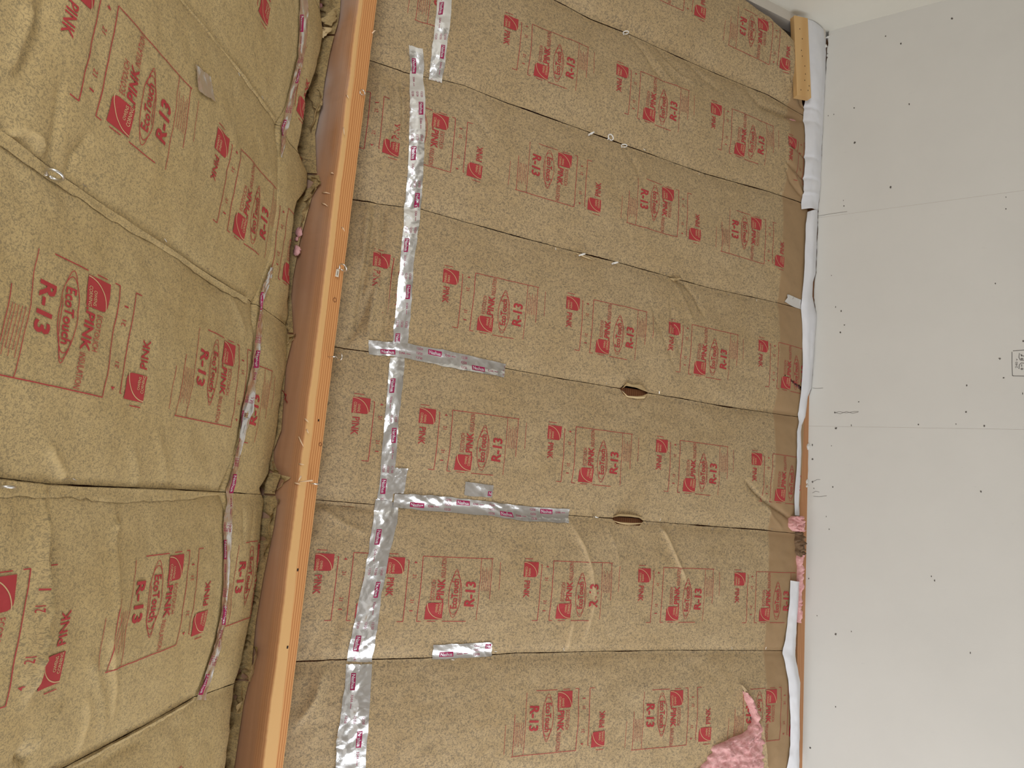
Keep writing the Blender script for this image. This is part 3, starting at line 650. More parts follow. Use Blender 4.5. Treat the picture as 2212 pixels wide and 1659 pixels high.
for px, py, r_ in ((723, 648, .0075), (692, 960, .0060)):      # nail heads: ring with a sunken disc
    c = on_beam(px, py) - np.array([0, 0, .0006]); ring = [c + r_ * np.array([math.cos(t), math.sin(t), 0]) for t in np.linspace(0, 2 * math.pi, 20, endpoint=False)]
    mesh('nail_head', *tube_vf(ring, .0012, 6, True), M_RAFTER, beam, True)
for px, py, r_ in ((688, 908, .003), (643, 1231, .0035), (621, 1398, .0035)):
    c = on_beam(px, py); V = [c + np.array([0, 0, -.0008])] + [c + r_ * (1 + .3 * (i % 2)) * np.array([math.cos(t), 1.4 * math.sin(t), -.1]) for i, t in enumerate(np.linspace(0, 2 * math.pi, 9)[:-1])]
    mesh('nail_hole', V, [(0, i + 1, (i + 1) % 8 + 1) for i in range(8)], M_HOLE, beam)
for pts in ([(676, 1038), (645, 1041)], [(648, 1002), (658, 1004)], [(664, 928), (668, 936)], [(647, 944), (657, 965)], [(660, 905), (668, 912)], [(652, 1028), (645, 1042)], [(638, 1043), (650, 1046)], [(698, 417), (714, 419)], [(716, 375), (722, 376)], [(697, 440), (709, 446)], [(740, 492), (746, 500)], [(750, 207), (754, 213)], [(743, 277), (745, 292)], [(803, 72), (812, 66)]):
    q = [on_beam_face(*p) + np.array([-.003, 0, 0]) for p in pts] if pts[0][0] < 760 else [on_beam(*p) + np.array([.0, 0, -.002]) for p in pts]
    m = (q[0] + q[1]) / 2 + np.array([-.004, 0, -.004])
    mesh('wood_splinter', *tube_vf([q[0], m, q[1]], [.0030, .0026, .0008], 5), M_SPLINTER, beam, True)

# ------------------------------------------------------------------ crumpled paper behind the near pieces, folded flaps
BBP = [(748, -20), (745, 30), (741, 52), (734, 75), (724, 115), (712, 180), (708, 215), (692, 290), (695, 370), (700, 396), (682, 425), (667, 480), (656, 520), (641, 600), (637, 640), (642, 725), (626, 790), (621, 860), (616, 930), (599, 975), (600, 1000), (614, 1030), (602, 1065), (608, 1085), (600, 1140), (577, 1250), (562, 1340), (556, 1400), (552, 1450), (535, 1520), (515, 1659)]
def crumple(r, k0, k1, seed):
    # crumpled paper stuffed between the batt end and the beam face
    pys = np.linspace(k0, k1, int((k1 - k0) / 2.2)); n = 22; P = []; U = []
    for py in pys:
        lx = np.interp(py, [p[1] for p in ENP], [p[0] for p in ENP]); rx = np.interp(py, [p[1] for p in BBP], [p[0] for p in BBP])
        dp = -.075 if r < 3 else -.040; a, y = near.inv(lx - 7, py, dp * .6); A = near.pt(a, y, dp); B = on_beam_face(rx, py) + np.array([-.006, 0, 0])
        for k in range(n):
            f = k / (n - 1); q = A + (B - A) * f; sg = py * .021
            d = .075 * (float(fbm(f * 2.6 + seed, sg * 1.7, seed)) - .47) * math.sin(math.pi * min(1, f * 1.0 + .08)) + .014 * (abs(float(vnoise(f * 5, sg * 3.1, seed + 3)) - .5) - .25) * math.sin(math.pi * f) - (.050 if r < 3 else .030) * math.sin(math.pi * min(1, f * .9))
            d += .045 * (abs(float(vnoise(f * 3.7 + py * .013, sg * 3.9 - f * 2, seed + 8)) - .5) * 2 - .45) * math.sin(math.pi * f)
            P.append(q + near.n * d); U.append((f * .12 + 5, py * .0016))
    mesh('crumpled_paper', np.array(P), grid_faces(len(pys), n), M_KRAFT2, near_ridge[r], False, U)
CUTS = [-15, 78, 378, 722, 1070, 1470, 1670]
for r in range(1, 7): crumple(r, CUTS[r - 1] + 2, CUTS[r] - 2, 50 + r)
def flap(r, quad_px, depth_off, seed, cuts=7, mat=None, back=False):
    # crumpled flap between four image corners, its far corner lying near the beam face
    P4 = []
    for (px, py, where) in quad_px:
        if where == 'p': a, y = near.on(px, py); P4.append(near.pt(a, y, float(near.H(np.array([a]), np.array([y]))[0]) + .004))
        else: P4.append(on_beam_face(px, py) + np.array([-where, 0, 0]))
    n = cuts * 2; V = []; U = []
    for i in range(n):
        for j in range(n):
            u, v = i / (n - 1), j / (n - 1)
            q = P4[0] * (1 - u) * (1 - v) + P4[1] * u * (1 - v) + P4[2] * u * v + P4[3] * (1 - u) * v
            d = .020 * (float(vnoise(u * 3.1 + seed, v * 3.3, seed)) - .5) + .008 * (float(vnoise(u * 7 + seed, v * 7, seed + 1)) - .5)
            V.append(q + near.n * (d + .016 * math.sin(math.pi * u) * math.sin(math.pi * v))); U.append((u * .12 + seed, v * .12))
    mesh('folded_flap', V, grid_faces(n, n), mat or M_KRAFT2, near_ridge[r], False, U)
flap(3, [(672, 385, 'p'), (681, 386, .02), (701, 396, .015), (690, 410, .02)], 0, 3, 4)
flap(3, [(650, 440, 'p'), (672, 412, 'p'), (692, 409, .03), (676, 440, .03)], 0, 5, 5)
flap(3, [(640, 470, 'p'), (650, 438, 'p'), (677, 442, .03), (660, 500, .03)], 0, 6, 6)
flap(2, [(668, 215, 'p'), (684, 190, .02), (708, 212, .03), (700, 250, .03)], 0, 8, 5)
flap(2, [(664, 270, 'p'), (670, 215, 'p'), (703, 235, .04), (685, 290, .03)], 0, 9, 6)
flap(1, [(712, 60, .05), (735, 30, .04), (744, 45, .03), (722, 66, .03)], 0, 10, 5)
flap(2, [(706, 90, .05), (714, 70, .04), (731, 71, .03), (710, 92, .03)], 0, 12, 4, M_BACK)
flap(4, [(622, 742, 'p'), (634, 735, 'p'), (643, 724, .01), (628, 748, .02)], 0, 13, 4, M_BACK)
flap(3, [(626, 705, 'p'), (634, 712, 'p'), (645, 723, .01), (637, 731, .02)], 0, 14, 4)
flap(4, [(585, 1055, 'p'), (604, 1022, .03), (629, 1031, .004), (600, 1063, .02)], 0, 15, 7)
flap(4, [(590, 1000, 'p'), (598, 996, .03), (612, 1022, .02), (584, 1050, 'p')], 0, 16, 6)
flap(5, [(583, 1076, 'p'), (610, 1078, .012), (600, 1115, .02), (575, 1112, 'p')], 0, 17, 6)
flap(5, [(580, 1078, 'p'), (588, 1072, 'p'), (591, 1085, 'p'), (583, 1088, 'p')], 0, 18, 3, M_BACK)
flap(5, [(575, 1115, 'p'), (600, 1110, .02), (586, 1200, .03), (567, 1195, 'p')], 0, 19, 6)
flap(5, [(550, 1390, 'p'), (566, 1395, .03), (558, 1470, .03), (532, 1470, 'p')], 0, 20, 6)
flap(6, [(512, 1510, 'p'), (545, 1475, .03), (530, 1530, .03), (505, 1560, 'p')], 0, 22, 6)
flap(4, [(607, 846, 'p'), (621, 845, .02), (623, 872, .015), (606, 874, 'p')], 0, 23, 4, M_RED)
# pink tufts in the gap
for i, (px, py, s) in enumerate(((655, 505, .016), (651, 545, .016), (699, 18, .014), (650, 520, .008))):
    c = on_beam_face(px, py) + np.array([-.02, 0, 0]); u, v = np.meshgrid(np.linspace(0, math.pi, 8), np.linspace(0, 2 * math.pi, 12), indexing='ij')
    rr = s * (.7 + .6 * vnoise(u * 3 + i, v * 2, i)); V = np.stack([c[0] + rr * np.sin(u) * np.cos(v) * .6, c[1] + rr * np.sin(u) * np.sin(v) * 1.2, c[2] + rr * np.cos(u)], -1).reshape(-1, 3)
    mesh('wool_tuft', V, grid_faces(8, 12), M_PINK, near_ridge[3 if i != 2 else 1], True)

# ------------------------------------------------------------------ curled lips around the two torn openings
def lip(r, pts_px, lift, curl, side, seed):
    P = [far.inv(*q) for q in pts_px]; n = 26; ts = np.linspace(0, 1, n); aa = np.interp(ts, np.linspace(0, 1, len(P)), [p[0] for p in P]); yy = np.interp(ts, np.linspace(0, 1, len(P)), [p[1] for p in P])
    m = 9; V = []
    for j in range(m):
        f = j / (m - 1); ang = f * math.radians(150); env = np.clip(np.minimum(ts, 1 - ts) * 4, 0, 1) ** .7 * (.7 + .6 * vnoise(ts * 4, ts * 0, seed))
        dy = side * curl * np.sin(ang) * env * .8 - side * .004; hh = .002 + lift * (1 - np.cos(ang)) * env
        V.append(far.pt(aa, yy + dy, far.H(aa, yy + dy * 0) + hh))
    mesh('curled_paper_edge', np.concatenate(V), grid_faces(m, n), M_BACK, far_main[r], True)
lip(3, [(1342, 838), (1350, 832), (1372, 836), (1398, 846)], .011, .016, -1, 1)
lip(4, [(1340, 845), (1350, 857), (1372, 858), (1385, 857), (1398, 852)], .010, .014, 1, 2)
lip(4, [(1322, 1115), (1335, 1113), (1360, 1114), (1387, 1117)], .010, .014, -1, 3)
lip(5, [(1322, 1126), (1335, 1129), (1362, 1131), (1387, 1131)], .008, .010, 1, 4)
lip(2, [(1240, 547), (1256, 556), (1278, 565)], .006, .008, 1, 6)
lip(3, [(1446, 600), (1456, 607), (1470, 602)], .010, .014, -1, 7)

# ------------------------------------------------------------------ exposed pink fibre
def fibre(root, rows, lift, seed, mat=M_PINK, nx=34):
    rows = sorted(rows, key=lambda r: r[0]); ys = np.linspace(rows[0][0], rows[-1][0], 60); V = []
    for py in ys:
        l = np.interp(py, [r[0] for r in rows], [r[1] for r in rows]); r_ = np.interp(py, [r[0] for r in rows], [r[2] for r in rows])
        l += min(7, .12 * (r_ - l)) * 2 * (float(vnoise(py * .12, seed, seed)) - .5); r_ += min(6, .12 * (r_ - l)) * 2 * (float(vnoise(py * .15, seed + 4, seed)) - .5)
        for k in range(nx):
            f = k / (nx - 1); px = l + (r_ - l) * f; a, y = far.inv(px, py, .02)
            hh = float(far.H(np.array([a]), np.array([y]))[0]); dome = (4 * f * (1 - f)) ** .5
            V.append(far.pt(a, y, hh - .006 + lift * dome * (.55 + .9 * float(fbm(a * 30, y * 30, seed))) + lift * .55 * abs(float(vnoise(a * 55 + y * 20, y * 60, seed + 5)) - .5) * 2 * dome))
    return mesh('exposed_fiberglass', np.array(V), grid_faces(60, nx), mat, root, True)
fibre(far_main[6], [(1492, 1601, 1604), (1512, 1606, 1620), (1530, 1615, 1628), (1550, 1620, 1630), (1570, 1611, 1640), (1590, 1585, 1646), (1610, 1540, 1650), (1640, 1518, 1655), (1680, 1488, 1662)], .034, 3)
fibre(far_main[4], [(1115, 1712, 1734), (1125, 1706, 1738), (1138, 1708, 1739), (1148, 1716, 1736)], .04, 4)
fibre(far_main[5], [(1150, 1722, 1738), (1170, 1718, 1739), (1195, 1720, 1738), (1203, 1724, 1737)], .035, 8, M_DUSTWOOL)
fibre(far_main[5], [(1198, 1722, 1735), (1230, 1724, 1735), (1260, 1724, 1733), (1300, 1722, 1732), (1345, 1724, 1731)], .030, 5)
def ribbon(root, name, left, right, mat, lift, seed, n=40, m=8, sl=far, amp=.006):
    ts = np.linspace(0, 1, n); V = []
    for t in ts:
        i = t * (len(left) - 1); l = [np.interp(i, range(len(left)), [p[c] for p in left]) for c in (0, 1)]; r_ = [np.interp(i, range(len(right)), [p[c] for p in right]) for c in (0, 1)]
        for k in range(m):
            f = k / (m - 1); a, y = sl.inv(l[0] + (r_[0] - l[0]) * f, l[1] + (r_[1] - l[1]) * f, lift)
            V.append(sl.pt(a, y, float(sl.H(np.array([a]), np.array([y]))[0]) + lift * (.5 + f * .5) + amp * (float(vnoise(a * 40, y * 40, seed)) - .5)))
    uv = np.array([(k * .01, t) for t in ts for k in range(m)])
    return mesh(name, np.array(V), grid_faces(n, m), mat, root, True, uv)
ribbon(far_main[6], 'torn_paper_edge', [(1594, 1478), (1602, 1494), (1615, 1520), (1628, 1545), (1636, 1580), (1640, 1610), (1648, 1670)], [(1594, 1477), (1606, 1490), (1622, 1515), (1634, 1545), (1642, 1578), (1647, 1605), (1658, 1670)], M_KRAFT, .022, 7, 50, 6)

# ------------------------------------------------------------------ foil tapes
def tape(label, sl, left, right, seed, crinkle=.0022, group=None, prints=True, end=.003):
    L = [sl.on(*q) for q in left]; Rr = [sl.on(*q) for q in right]; n0 = len(L)
    length = sum(math.dist(((L[i][0] + Rr[i][0]) / 2, (L[i][1] + Rr[i][1]) / 2), ((L[i + 1][0] + Rr[i + 1][0]) / 2, (L[i + 1][1] + Rr[i + 1][1]) / 2)) for i in range(n0 - 1))
    wid = np.mean([math.dist(L[i], Rr[i]) for i in range(n0)])
    cum = [0.0]
    for i in range(n0 - 1): cum.append(cum[-1] + math.dist(((L[i][0] + Rr[i][0]) / 2, (L[i][1] + Rr[i][1]) / 2), ((L[i + 1][0] + Rr[i + 1][0]) / 2, (L[i + 1][1] + Rr[i + 1][1]) / 2)))
    def at(s, t):                             # s metres along, t 0..1 across
        s = np.asarray(s, float); t = np.asarray(t, float)
        la = np.interp(s, cum, [p[0] for p in L]); ly = np.interp(s, cum, [p[1] for p in L]); ra = np.interp(s, cum, [p[0] for p in Rr]); ry = np.interp(s, cum, [p[1] for p in Rr])
        return la + (ra - la) * t, ly + (ry - ly) * t
    def hgt(s, t):
        a, y = at(s, t); am = np.clip(vnoise(s * 7, t * 1.5, seed + 2) * 2.2 - .55, 0, 1.4)
        c = (np.abs(vnoise(s * 24 + t * 2.1, t * wid * 30 + s * 9, seed) - .5) * 2 + .5 * am * np.abs(vnoise(s * 60 - t * 4, t * wid * 50 + s * 25, seed + 1) - .5) * 2) * crinkle * (.35 + am)
        base = np.maximum(sl.H(a, y), sl.H(*at(s, t * 0 + .5)) - .002) if sl is near else sl.H(a, y)
        edge = .0012 * np.clip(vnoise(s * 30, np.round(t), seed + 4) - .5, 0, 1) * (np.abs(t - .5) > .42)
        return base + (.005 if sl is near else .0022) + c + edge
    ns = max(8, int(length / .0055)); nt_ = max(7, int(wid / .0055)); s, t = np.meshgrid(np.linspace(0, length, ns), np.linspace(0, 1, nt_), indexing='ij')
    t = t + (np.abs(t - .5) > .45) * (vnoise(s * 25, t * 3, seed + 6) - .5) * .06
    s2 = np.clip(s + ((s < 1e-6) | (s > length - 1e-6)) * (vnoise(t * 9, t * 0 + seed, seed + 7) - .5) * end * 2, 0, length)
    a, y = at(s2, t); V = sl.pt(a, y, hgt(s2, t)).reshape(-1, 3)
    root = empty('foil_tape', V.mean(0)); tag(root, label, 'tape', group)
    strip = mesh('foil_strip', V, grid_faces(ns, nt_), M_FOIL, root, True)
    if not prints: return root
    def put(vf, s0, t0, sc, flip, m, dh):
        v, f = vf; sg = -1 if flip else 1
        # lettering runs along the tape; its up direction points across
        ss = s0 + sg * v[:, 0] * sc; tt = t0 + sg * v[:, 1] * sc / wid
        ok = (ss > .002) & (ss < length - .002) & (tt > .02) & (tt < .98)
        a, y = at(ss, tt); P = sl.pt(a, y, hgt(ss, tt) + dh)
        return P, [g for g in f if all(ok[i] for i in g)]
    items = []; pos = .03 + (seed % 5) * .02; colm = 0; rows = [.30, .72] if wid > .035 else [.5]; SC = 1.5 if wid > .035 else 1.1
    sgn = -1 if sl is far else 1
    ink = []; pale = []
    while pos < length - .02:
        tc = rows[colm % len(rows)]; sc = SC
        wbx = [grid_rect(0, .040, -.0065, .0065, 8, 3)]
        ink.append(put(wbx[0], pos, tc, sc, False, M_INK, .0006)); pale.append(put(shift(t_in('Nashua', .003, .037, .0045, -.0045, .015), 0, 0), pos, tc, sc, False, M_INKW, .0011))
        ink.append(put(shift(t_in('324A', 0, .018, .003, -.003), 0, 0), pos + SC * .050, tc, sc, False, M_INK, .0006)); ink.append(put(line_vf((0, 0), (.012, 0), .0012, .004), pos + SC * .071, tc, sc, False, M_INK, .0006))
        for q in ((.2, .5, .8) if wid > .035 else (.5,)):
            ink.append(put(shift(t_in('12/20', 0, .017, .003, -.003), 0, 0), pos + SC * .100 + .004 * q, q, sc, False, M_INK, .0006))
        pos += .135 * SC; colm += 1
    def emit(lst, nm, m):
        lst = [(p, f) for p, f in lst if f]
        if lst: mesh(nm, *join_vf(lst), m, strip)['kind'] = 'stuff'
    emit(ink, 'tape_lettering', M_INK); emit(pale, 'tape_brand_letters', M_INKW)
    return root
def grid_rect(x0, x1, y0, y1, nx, ny_):
    V = np.array([(x0 + (x1 - x0) * i / (nx - 1), y0 + (y1 - y0) * j / (ny_ - 1)) for i in range(nx) for j in range(ny_)]); return V, [tuple(f) for f in grid_faces(nx, ny_)]
def shift(vf, dx, dy): return vf[0] + np.array([dx, dy]), vf[1]
tg = 'foil tape strips on the far slope'
tape('long upper strip of foil tape running down beside the ridge beam', far, [(883, 97), (886, 150), (884, 200), (882, 330), (873, 450), (864, 570), (851, 700), (847, 742)], [(913, 105), (915, 150), (917, 200), (916, 330), (908, 450), (893, 570), (884, 700), (880, 742)], 1, group=tg)
tape('short strip of foil tape at the top edge, right of the long strip', far, [(947, -25), (945, 0), (934, 90), (926, 172)], [(979, -25), (976, 0), (966, 90), (954, 181)], 2, .003, tg)
tape('middle strip of foil tape linking the two crosswise strips', far, [(842, 772), (840, 800), (830, 900), (823, 1000), (814, 1088)], [(874, 772), (872, 800), (861, 900), (854, 1000), (846, 1090)], 3, group=tg)
tape('wide wrinkled foil tape below the second crosswise strip', far, [(812, 1078), (805, 1130), (794, 1200), (775, 1300), (751, 1400), (749, 1428)], [(860, 1086), (857, 1130), (840, 1200), (821, 1300), (808, 1400), (804, 1430)], 4, .0035, tg)
tape('lowest wide crumpled foil tape, leaving the picture at the bottom', far, [(747, 1434), (742, 1500), (725, 1600), (720, 1690)], [(803, 1434), (800, 1500), (793, 1600), (785, 1690)], 5, .006, tg)
tape('first crosswise strip of foil tape, crossing the long vertical strip', far, [(797, 765), (870, 772), (935, 786), (1000, 800), (1089, 815)], [(795, 735), (870, 740), (935, 752), (1000, 765), (1092, 787)], 6, .0025, tg)
tape('second crosswise strip of foil tape, over the seam with the second tear', far, [(848, 1095), (940, 1105), (1050, 1113), (1130, 1125), (1228, 1130)], [(852, 1066), (940, 1070), (1050, 1083), (1120, 1092), (1230, 1100)], 7, .0032, tg)
tape('torn foil tape scrap folded at the junction above the second crosswise strip', far, [(846, 1010), (838, 1040), (834, 1066)], [(880, 1012), (876, 1040), (870, 1066)], 8, .005, tg, False)
tape('small rectangular foil patch just above the second crosswise strip', far, [(1002, 1070), (1062, 1075)], [(1004, 1041), (1066, 1048)], 9, .0015, tg)
tape('isolated foil tape strip on the lowest horizontal seam', far, [(933, 1424), (1000, 1421), (1062, 1417)], [(935, 1393), (1000, 1390), (1062, 1387)], 10, .004, tg)
tape('small crinkled foil scrap touching the white wall tape', far, [(1694, 652), (1712, 662), (1732, 670)], [(1700, 636), (1716, 642), (1732, 648)], 11, .006, tg, False)
tl = 'foil tape strips on the near slope'
tape('upper foil tape on the near slope, tapering out below the top seam', near, [(645, -10), (643, 40), (643, 90), (640, 125), (633, 150), (624, 190), (611, 240), (603, 275), (601, 300), (603, 340)], [(661, -10), (661, 40), (658, 90), (653, 125), (648, 150), (637, 190), (627, 240), (620, 275), (614, 300), (606, 340)], 12, .0035, tl)
tape('long lower foil tape on the near slope, left of the ridge beam', near, [(580, 577), (557, 640), (549, 665), (550, 700), (542, 770), (532, 830), (518, 890), (512, 935), (498, 1000), (484, 1055), (481, 1080), (480, 1115), (479, 1180), (479, 1240), (475, 1300), (469, 1350), (457, 1400), (441, 1450), (427, 1490), (419, 1512)],
     [(587, 577), (570, 640), (564, 665), (562, 700), (557, 770), (549, 830), (533, 890), (527, 935), (513, 1000), (503, 1055), (499, 1080), (498, 1115), (495, 1180), (493, 1240), (487, 1300), (483, 1350), (473, 1400), (457, 1450), (445, 1490), (441, 1512)], 13, .0035, tl)
tape('small stray foil patch stuck alone on a near-slope batt', near, [(424, 196), (419, 138)], [(461, 219), (451, 165)], 14, .0015, tl)

# ------------------------------------------------------------------ white wall tape in the corner
def wtape(label, left, right, seed, wall_edge=True, off=.0, n=150, m=12):
    ts = np.linspace(0, 1, n); V = []
    ly = [p[1] for p in left]; ry = [p[1] for p in right]
    for t in ts:
        pl = ly[0] + (ly[-1] - ly[0]) * t; pr = ry[0] + (ry[-1] - ry[0]) * t
        lx = np.interp(pl, ly, [p[0] for p in left]); rx = np.interp(pr, ry, [p[0] for p in right])
        a, y = far.inv(lx, pl, .012); A = far.pt(a, y, float(far.H(np.array([a]), np.array([y]))[0]) + .006)
        if wall_edge: B = hitplane(rx, pr, (1, 0, 0), XW - .003)
        else:
            a2, y2 = far.inv(rx, pr, .018); B = far.pt(a2, y2, .018)
        for k in range(m):
            f = k / (m - 1); q = A + (B - A) * f
            bulge = .010 * math.sin(math.pi * f) + .007 * (float(vnoise(f * 4 + seed, t * 9, seed)) - .5) + .004 * (float(vnoise(f * 7, t * 34, seed + 2)) - .5)
            V.append(q + np.array([-.75, 0, -.66]) * (bulge + .012 * math.sin(math.pi * f)))
    o = mesh('wall_tape', np.array(V), grid_faces(n, m), M_PLASTIC, None, True); tag(o, label, 'tape', 'white plastic tape along the wall corner'); return o
wtape('upper white plastic tape in the corner, passing behind the wood block', [(1712, 40), (1722, 120), (1735, 200), (1737, 231), (1737, 265), (1735, 340), (1733, 400), (1731, 452)], [(1785, 70), (1784, 157), (1778, 241), (1775, 330), (1772, 400), (1766, 455)], 1)
wtape('middle white plastic tape in the corner, ending at the pink tuft', [(1744, 458), (1739, 485), (1736, 567), (1731, 663), (1733, 700), (1733, 750), (1732, 799), (1725, 896), (1726, 912), (1720, 932), (1718, 998), (1712, 1071), (1715, 1113)], [(1766, 455), (1764, 519), (1761, 591), (1756, 610), (1755, 640), (1765, 683), (1761, 733), (1753, 839), (1745, 859), (1741, 900), (1730, 918), (1729, 985), (1727, 1065), (1725, 1114)], 2)
wtape('lower loose white plastic tape hanging off the corner at the bottom', [(1703, 1253), (1697, 1346), (1690, 1411), (1697, 1463), (1703, 1549), (1704, 1610), (1697, 1680)], [(1728, 1256), (1723, 1334), (1718, 1417), (1729, 1475), (1728, 1560), (1727, 1680)], 3, False)
# wooden top plate showing in the open corner
tp0 = far.pt(2.80, YG, -.010); tp1 = far.pt(2.80, YE, -.010)
V = []; zt = -1.372
tag(mesh('trim_1', *box_vf(far.pt(2.80, (YG + YE) / 2, -.030), far.e * .085, (0, (YE - YG) / 2, 0), far.n * .018), M_PLATE), 'raw wooden top plate showing in the open wall corner', 'trim', kind='structure')
# scuffed strip along the gable under the roof
g0, g1 = far.inv(1500, -40), far.inv(1725, 70)
p0 = far.pt(1.2, YG + .030, .012); p1 = far.pt(2.78, YG + .030, .012)
tag(mesh('trim_2', *box_vf((p0 + p1) / 2, (p1 - p0) / 2, (0, .030, 0), far.n * .035), M_SCUFFED), 'scuffed white strip where the roof slope meets the gable wall', 'trim', kind='structure')

# crumbs of torn drywall paper along the wall edge
for i, (px, py, s) in enumerate(((1741, 925, .016), (1744, 965, .018), (1741, 1040, .020), (1742, 1050, .014), (1738, 1060, .012), (1737, 1146, .012), (1722, 1402, .014), (1724, 1426, .016), (1731, 1386, .010), (1788, 80, .018), (1777, 66, .02), (1783, 100, .014))):
    c = hitplane(px, py, (1, 0, 0), XW - .004); V = [c + s * np.array([-.2 * random.random(), random.uniform(-.5, .5) + .7 * math.cos(t), random.uniform(-.2, .2) + .8 * math.sin(t)]) for t in np.linspace(0, 2 * math.pi, 8)[:-1]]
    V = [c + np.array([-.008, 0, 0])] + V + [v + np.array([.006, 0, 0]) for v in V]
    F = [(0, i_ + 1, (i_ + 1) % 7 + 1) for i_ in range(7)] + [(i_ + 1, i_ + 8, (i_ + 1) % 7 + 8, (i_ + 1) % 7 + 1) for i_ in range(7)]
    mesh('torn_drywall_paper', np.array(V), F, M_WALL, wr)

# ------------------------------------------------------------------ short wood block
bt, bb = far.inv(1716, 33, .085), far.inv(1723, 205, .085)
P0 = far.pt(bt[0], bt[1], .085); P1 = far.pt(bb[0], bb[1], .085); ax = (P1 - P0) / np.linalg.norm(P1 - P0); th = math.radians(50)
bnrm = np.array([-math.cos(th), 0, -math.sin(th)]); bnrm = bnrm - ax * (bnrm @ ax); bnrm /= np.linalg.norm(bnrm)
bdn = np.cross(bnrm, ax); bdn = bdn if bdn[2] < 0 else -bdn
Lb = np.linalg.norm(P1 - P0); WB, TB = .096, .040
def block_section(s, e=.004):
    c = []
    for (u, v) in ((e, 0), (WB - e, 0), (WB, e), (WB, TB - e), (WB - e, TB), (e, TB), (0, TB - e), (0, e)): c.append(P0 + ax * s + bdn * u - bnrm * v)
    return c
ss = [0, .002] + list(np.linspace(.03, Lb - .03, 10)) + [Lb - .002, Lb]; V = []
for s in ss: V += block_section(s)
F = [tuple(range(8))[::-1], tuple((len(ss) - 1) * 8 + k for k in range(8))]
for i in range(len(ss) - 1):
    for k in range(8): F.append((i * 8 + k, i * 8 + (k + 1) % 8, (i + 1) * 8 + (k + 1) % 8, (i + 1) * 8 + k))
blk = empty('wood_block', (P0 + P1) / 2); tag(blk, 'short pale pine block fixed across the top corner above the white tape', 'wood block')
mesh('timber', V, F, M_BLOCK, blk)
for u, s in ((.50, .28), (.40, .43), (.45, .50), (.60, .62), (.35, .16), (.62, .72), (.55, .80), (.25, .93), (.85, .86), (.75, .92)):
    c = P0 + bdn * (u * WB) + ax * (s * Lb) + bnrm * .0006; rr = .0035; V = [c + rr * (math.cos(t) * bdn * .7 + math.sin(t) * ax * 1.2) for t in np.linspace(0, 2 * math.pi, 9)[:-1]]
    mesh('nail_hole', V, [tuple(range(8))], M_HOLE, blk)

# ------------------------------------------------------------------ eye screws
def eye_screw(label, base, nrm, axis, R_=.0125, wire=.0026, shank=.014, opening=20, mat=None, group='eye screws in the roof framing'):
    base = np.array(base, float); nrm = np.array(nrm, float); axis = np.array(axis, float); axis = axis - nrm * (axis @ nrm) * 1.0; axis /= np.linalg.norm(axis); tng = np.cross(axis, nrm)
    root = empty('eye_screw', base); tag(root, label, 'eye screw', group)
    top = base + nrm * shank; c = top + nrm * R_
    pts = [c + R_ * (-nrm * math.cos(math.radians(t)) + tng * math.sin(math.radians(t))) for t in np.linspace(0, 360 - opening, 30)]
    mesh('ring', *tube_vf(pts, wire, 8), mat or M_STEEL, root, True)
    mesh('shank', *tube_vf([base - nrm * .02, base + nrm * shank * .5, top + nrm * .001], wire, 8), mat or M_STEEL, root, True)
    return root
TOC = lambda p: (CAM - np.array(p)) / np.linalg.norm(CAM - np.array(p))
EY = np.array([0, 1.0, 0])
def eye_far(label, px, py, axis_kind, **kw):
    a, y = far.inv(px, py, .022); p = far.pt(a, y, .002)
    tp = TOC(p); sd = np.cross(far.n, tp); ax_ = {'open': tp, 'flat': sd + tp * .22, 'cross': tp + sd * 1.1}[axis_kind]
    return eye_screw(label, p, far.n, ax_, **kw)
eye_far('white eye screw on the seam nearest the gable, half sunk', 1350, 72, 'cross', mat=M_WHITEWIRE, R_=.014)
eye_far('white eye screw seen edge-on, left of three on one seam', 1275, 290, 'flat', mat=M_WHITEWIRE, R_=.015)
eye_far('white eye screw standing open, middle of three on one seam', 1317, 298, 'open', mat=M_WHITEWIRE, R_=.015, wire=.0030)
eye_far('white eye screw, right of three on one seam', 1346, 316, 'cross', mat=M_WHITEWIRE, R_=.014)
eye_far('left of two eye screws on the seam above the dark fold', 1255, 551, 'flat', mat=M_WHITEWIRE, R_=.015)
eye_far('right of two eye screws on the seam above the dark fold', 1326, 569, 'flat', mat=M_WHITEWIRE, R_=.015)
eye_far('eye screw lying at the left end of the second torn opening', 1287, 1117, 'flat', R_=.013, shank=.006)
a, y = near.inv(110, 377, .022); p = near.pt(a, y, .002); eye_screw('bright steel eye screw on the near-slope seam at left', p, near.n, near.e * .3 + EY, .015, .0032, .012)
a, y = near.inv(4, 1050, .012); p = near.pt(a, y, .004); eye_screw('eye screw at the left edge on the folded seam', p, near.n, EY, .012, .003, .006)
dn = np.array([0, 0, -1.0])
p = on_beam(776, 202); eye_screw('dull eye screw in the ridge beam nearest the gable', p, dn, TOC(p) * [1, 1, 0] + [.0, .35, 0], .0105, .0022, .006)
p = on_beam(727, 580); e2 = eye_screw('steel eye screw with a paper tag in the ridge beam', p, dn, TOC(p) * [1, 1, 0] + [0, .5, 0], .0150, .0028, .018)
tq = [p + dn * .004 + v for v in (np.array([-.004, .004, 0]), np.array([.008, .002, -.003]), np.array([.001, .034, -.010]), np.array([-.011, .034, -.006]))]
tq += [v + np.array([0, 0, -.0006]) for v in tq]
mesh('paper_tag', tq, [(0, 1, 2, 3), (7, 6, 5, 4), (0, 4, 5, 1), (1, 5, 6, 2), (2, 6, 7, 3), (3, 7, 4, 0)], M_PAPERTAG, e2)
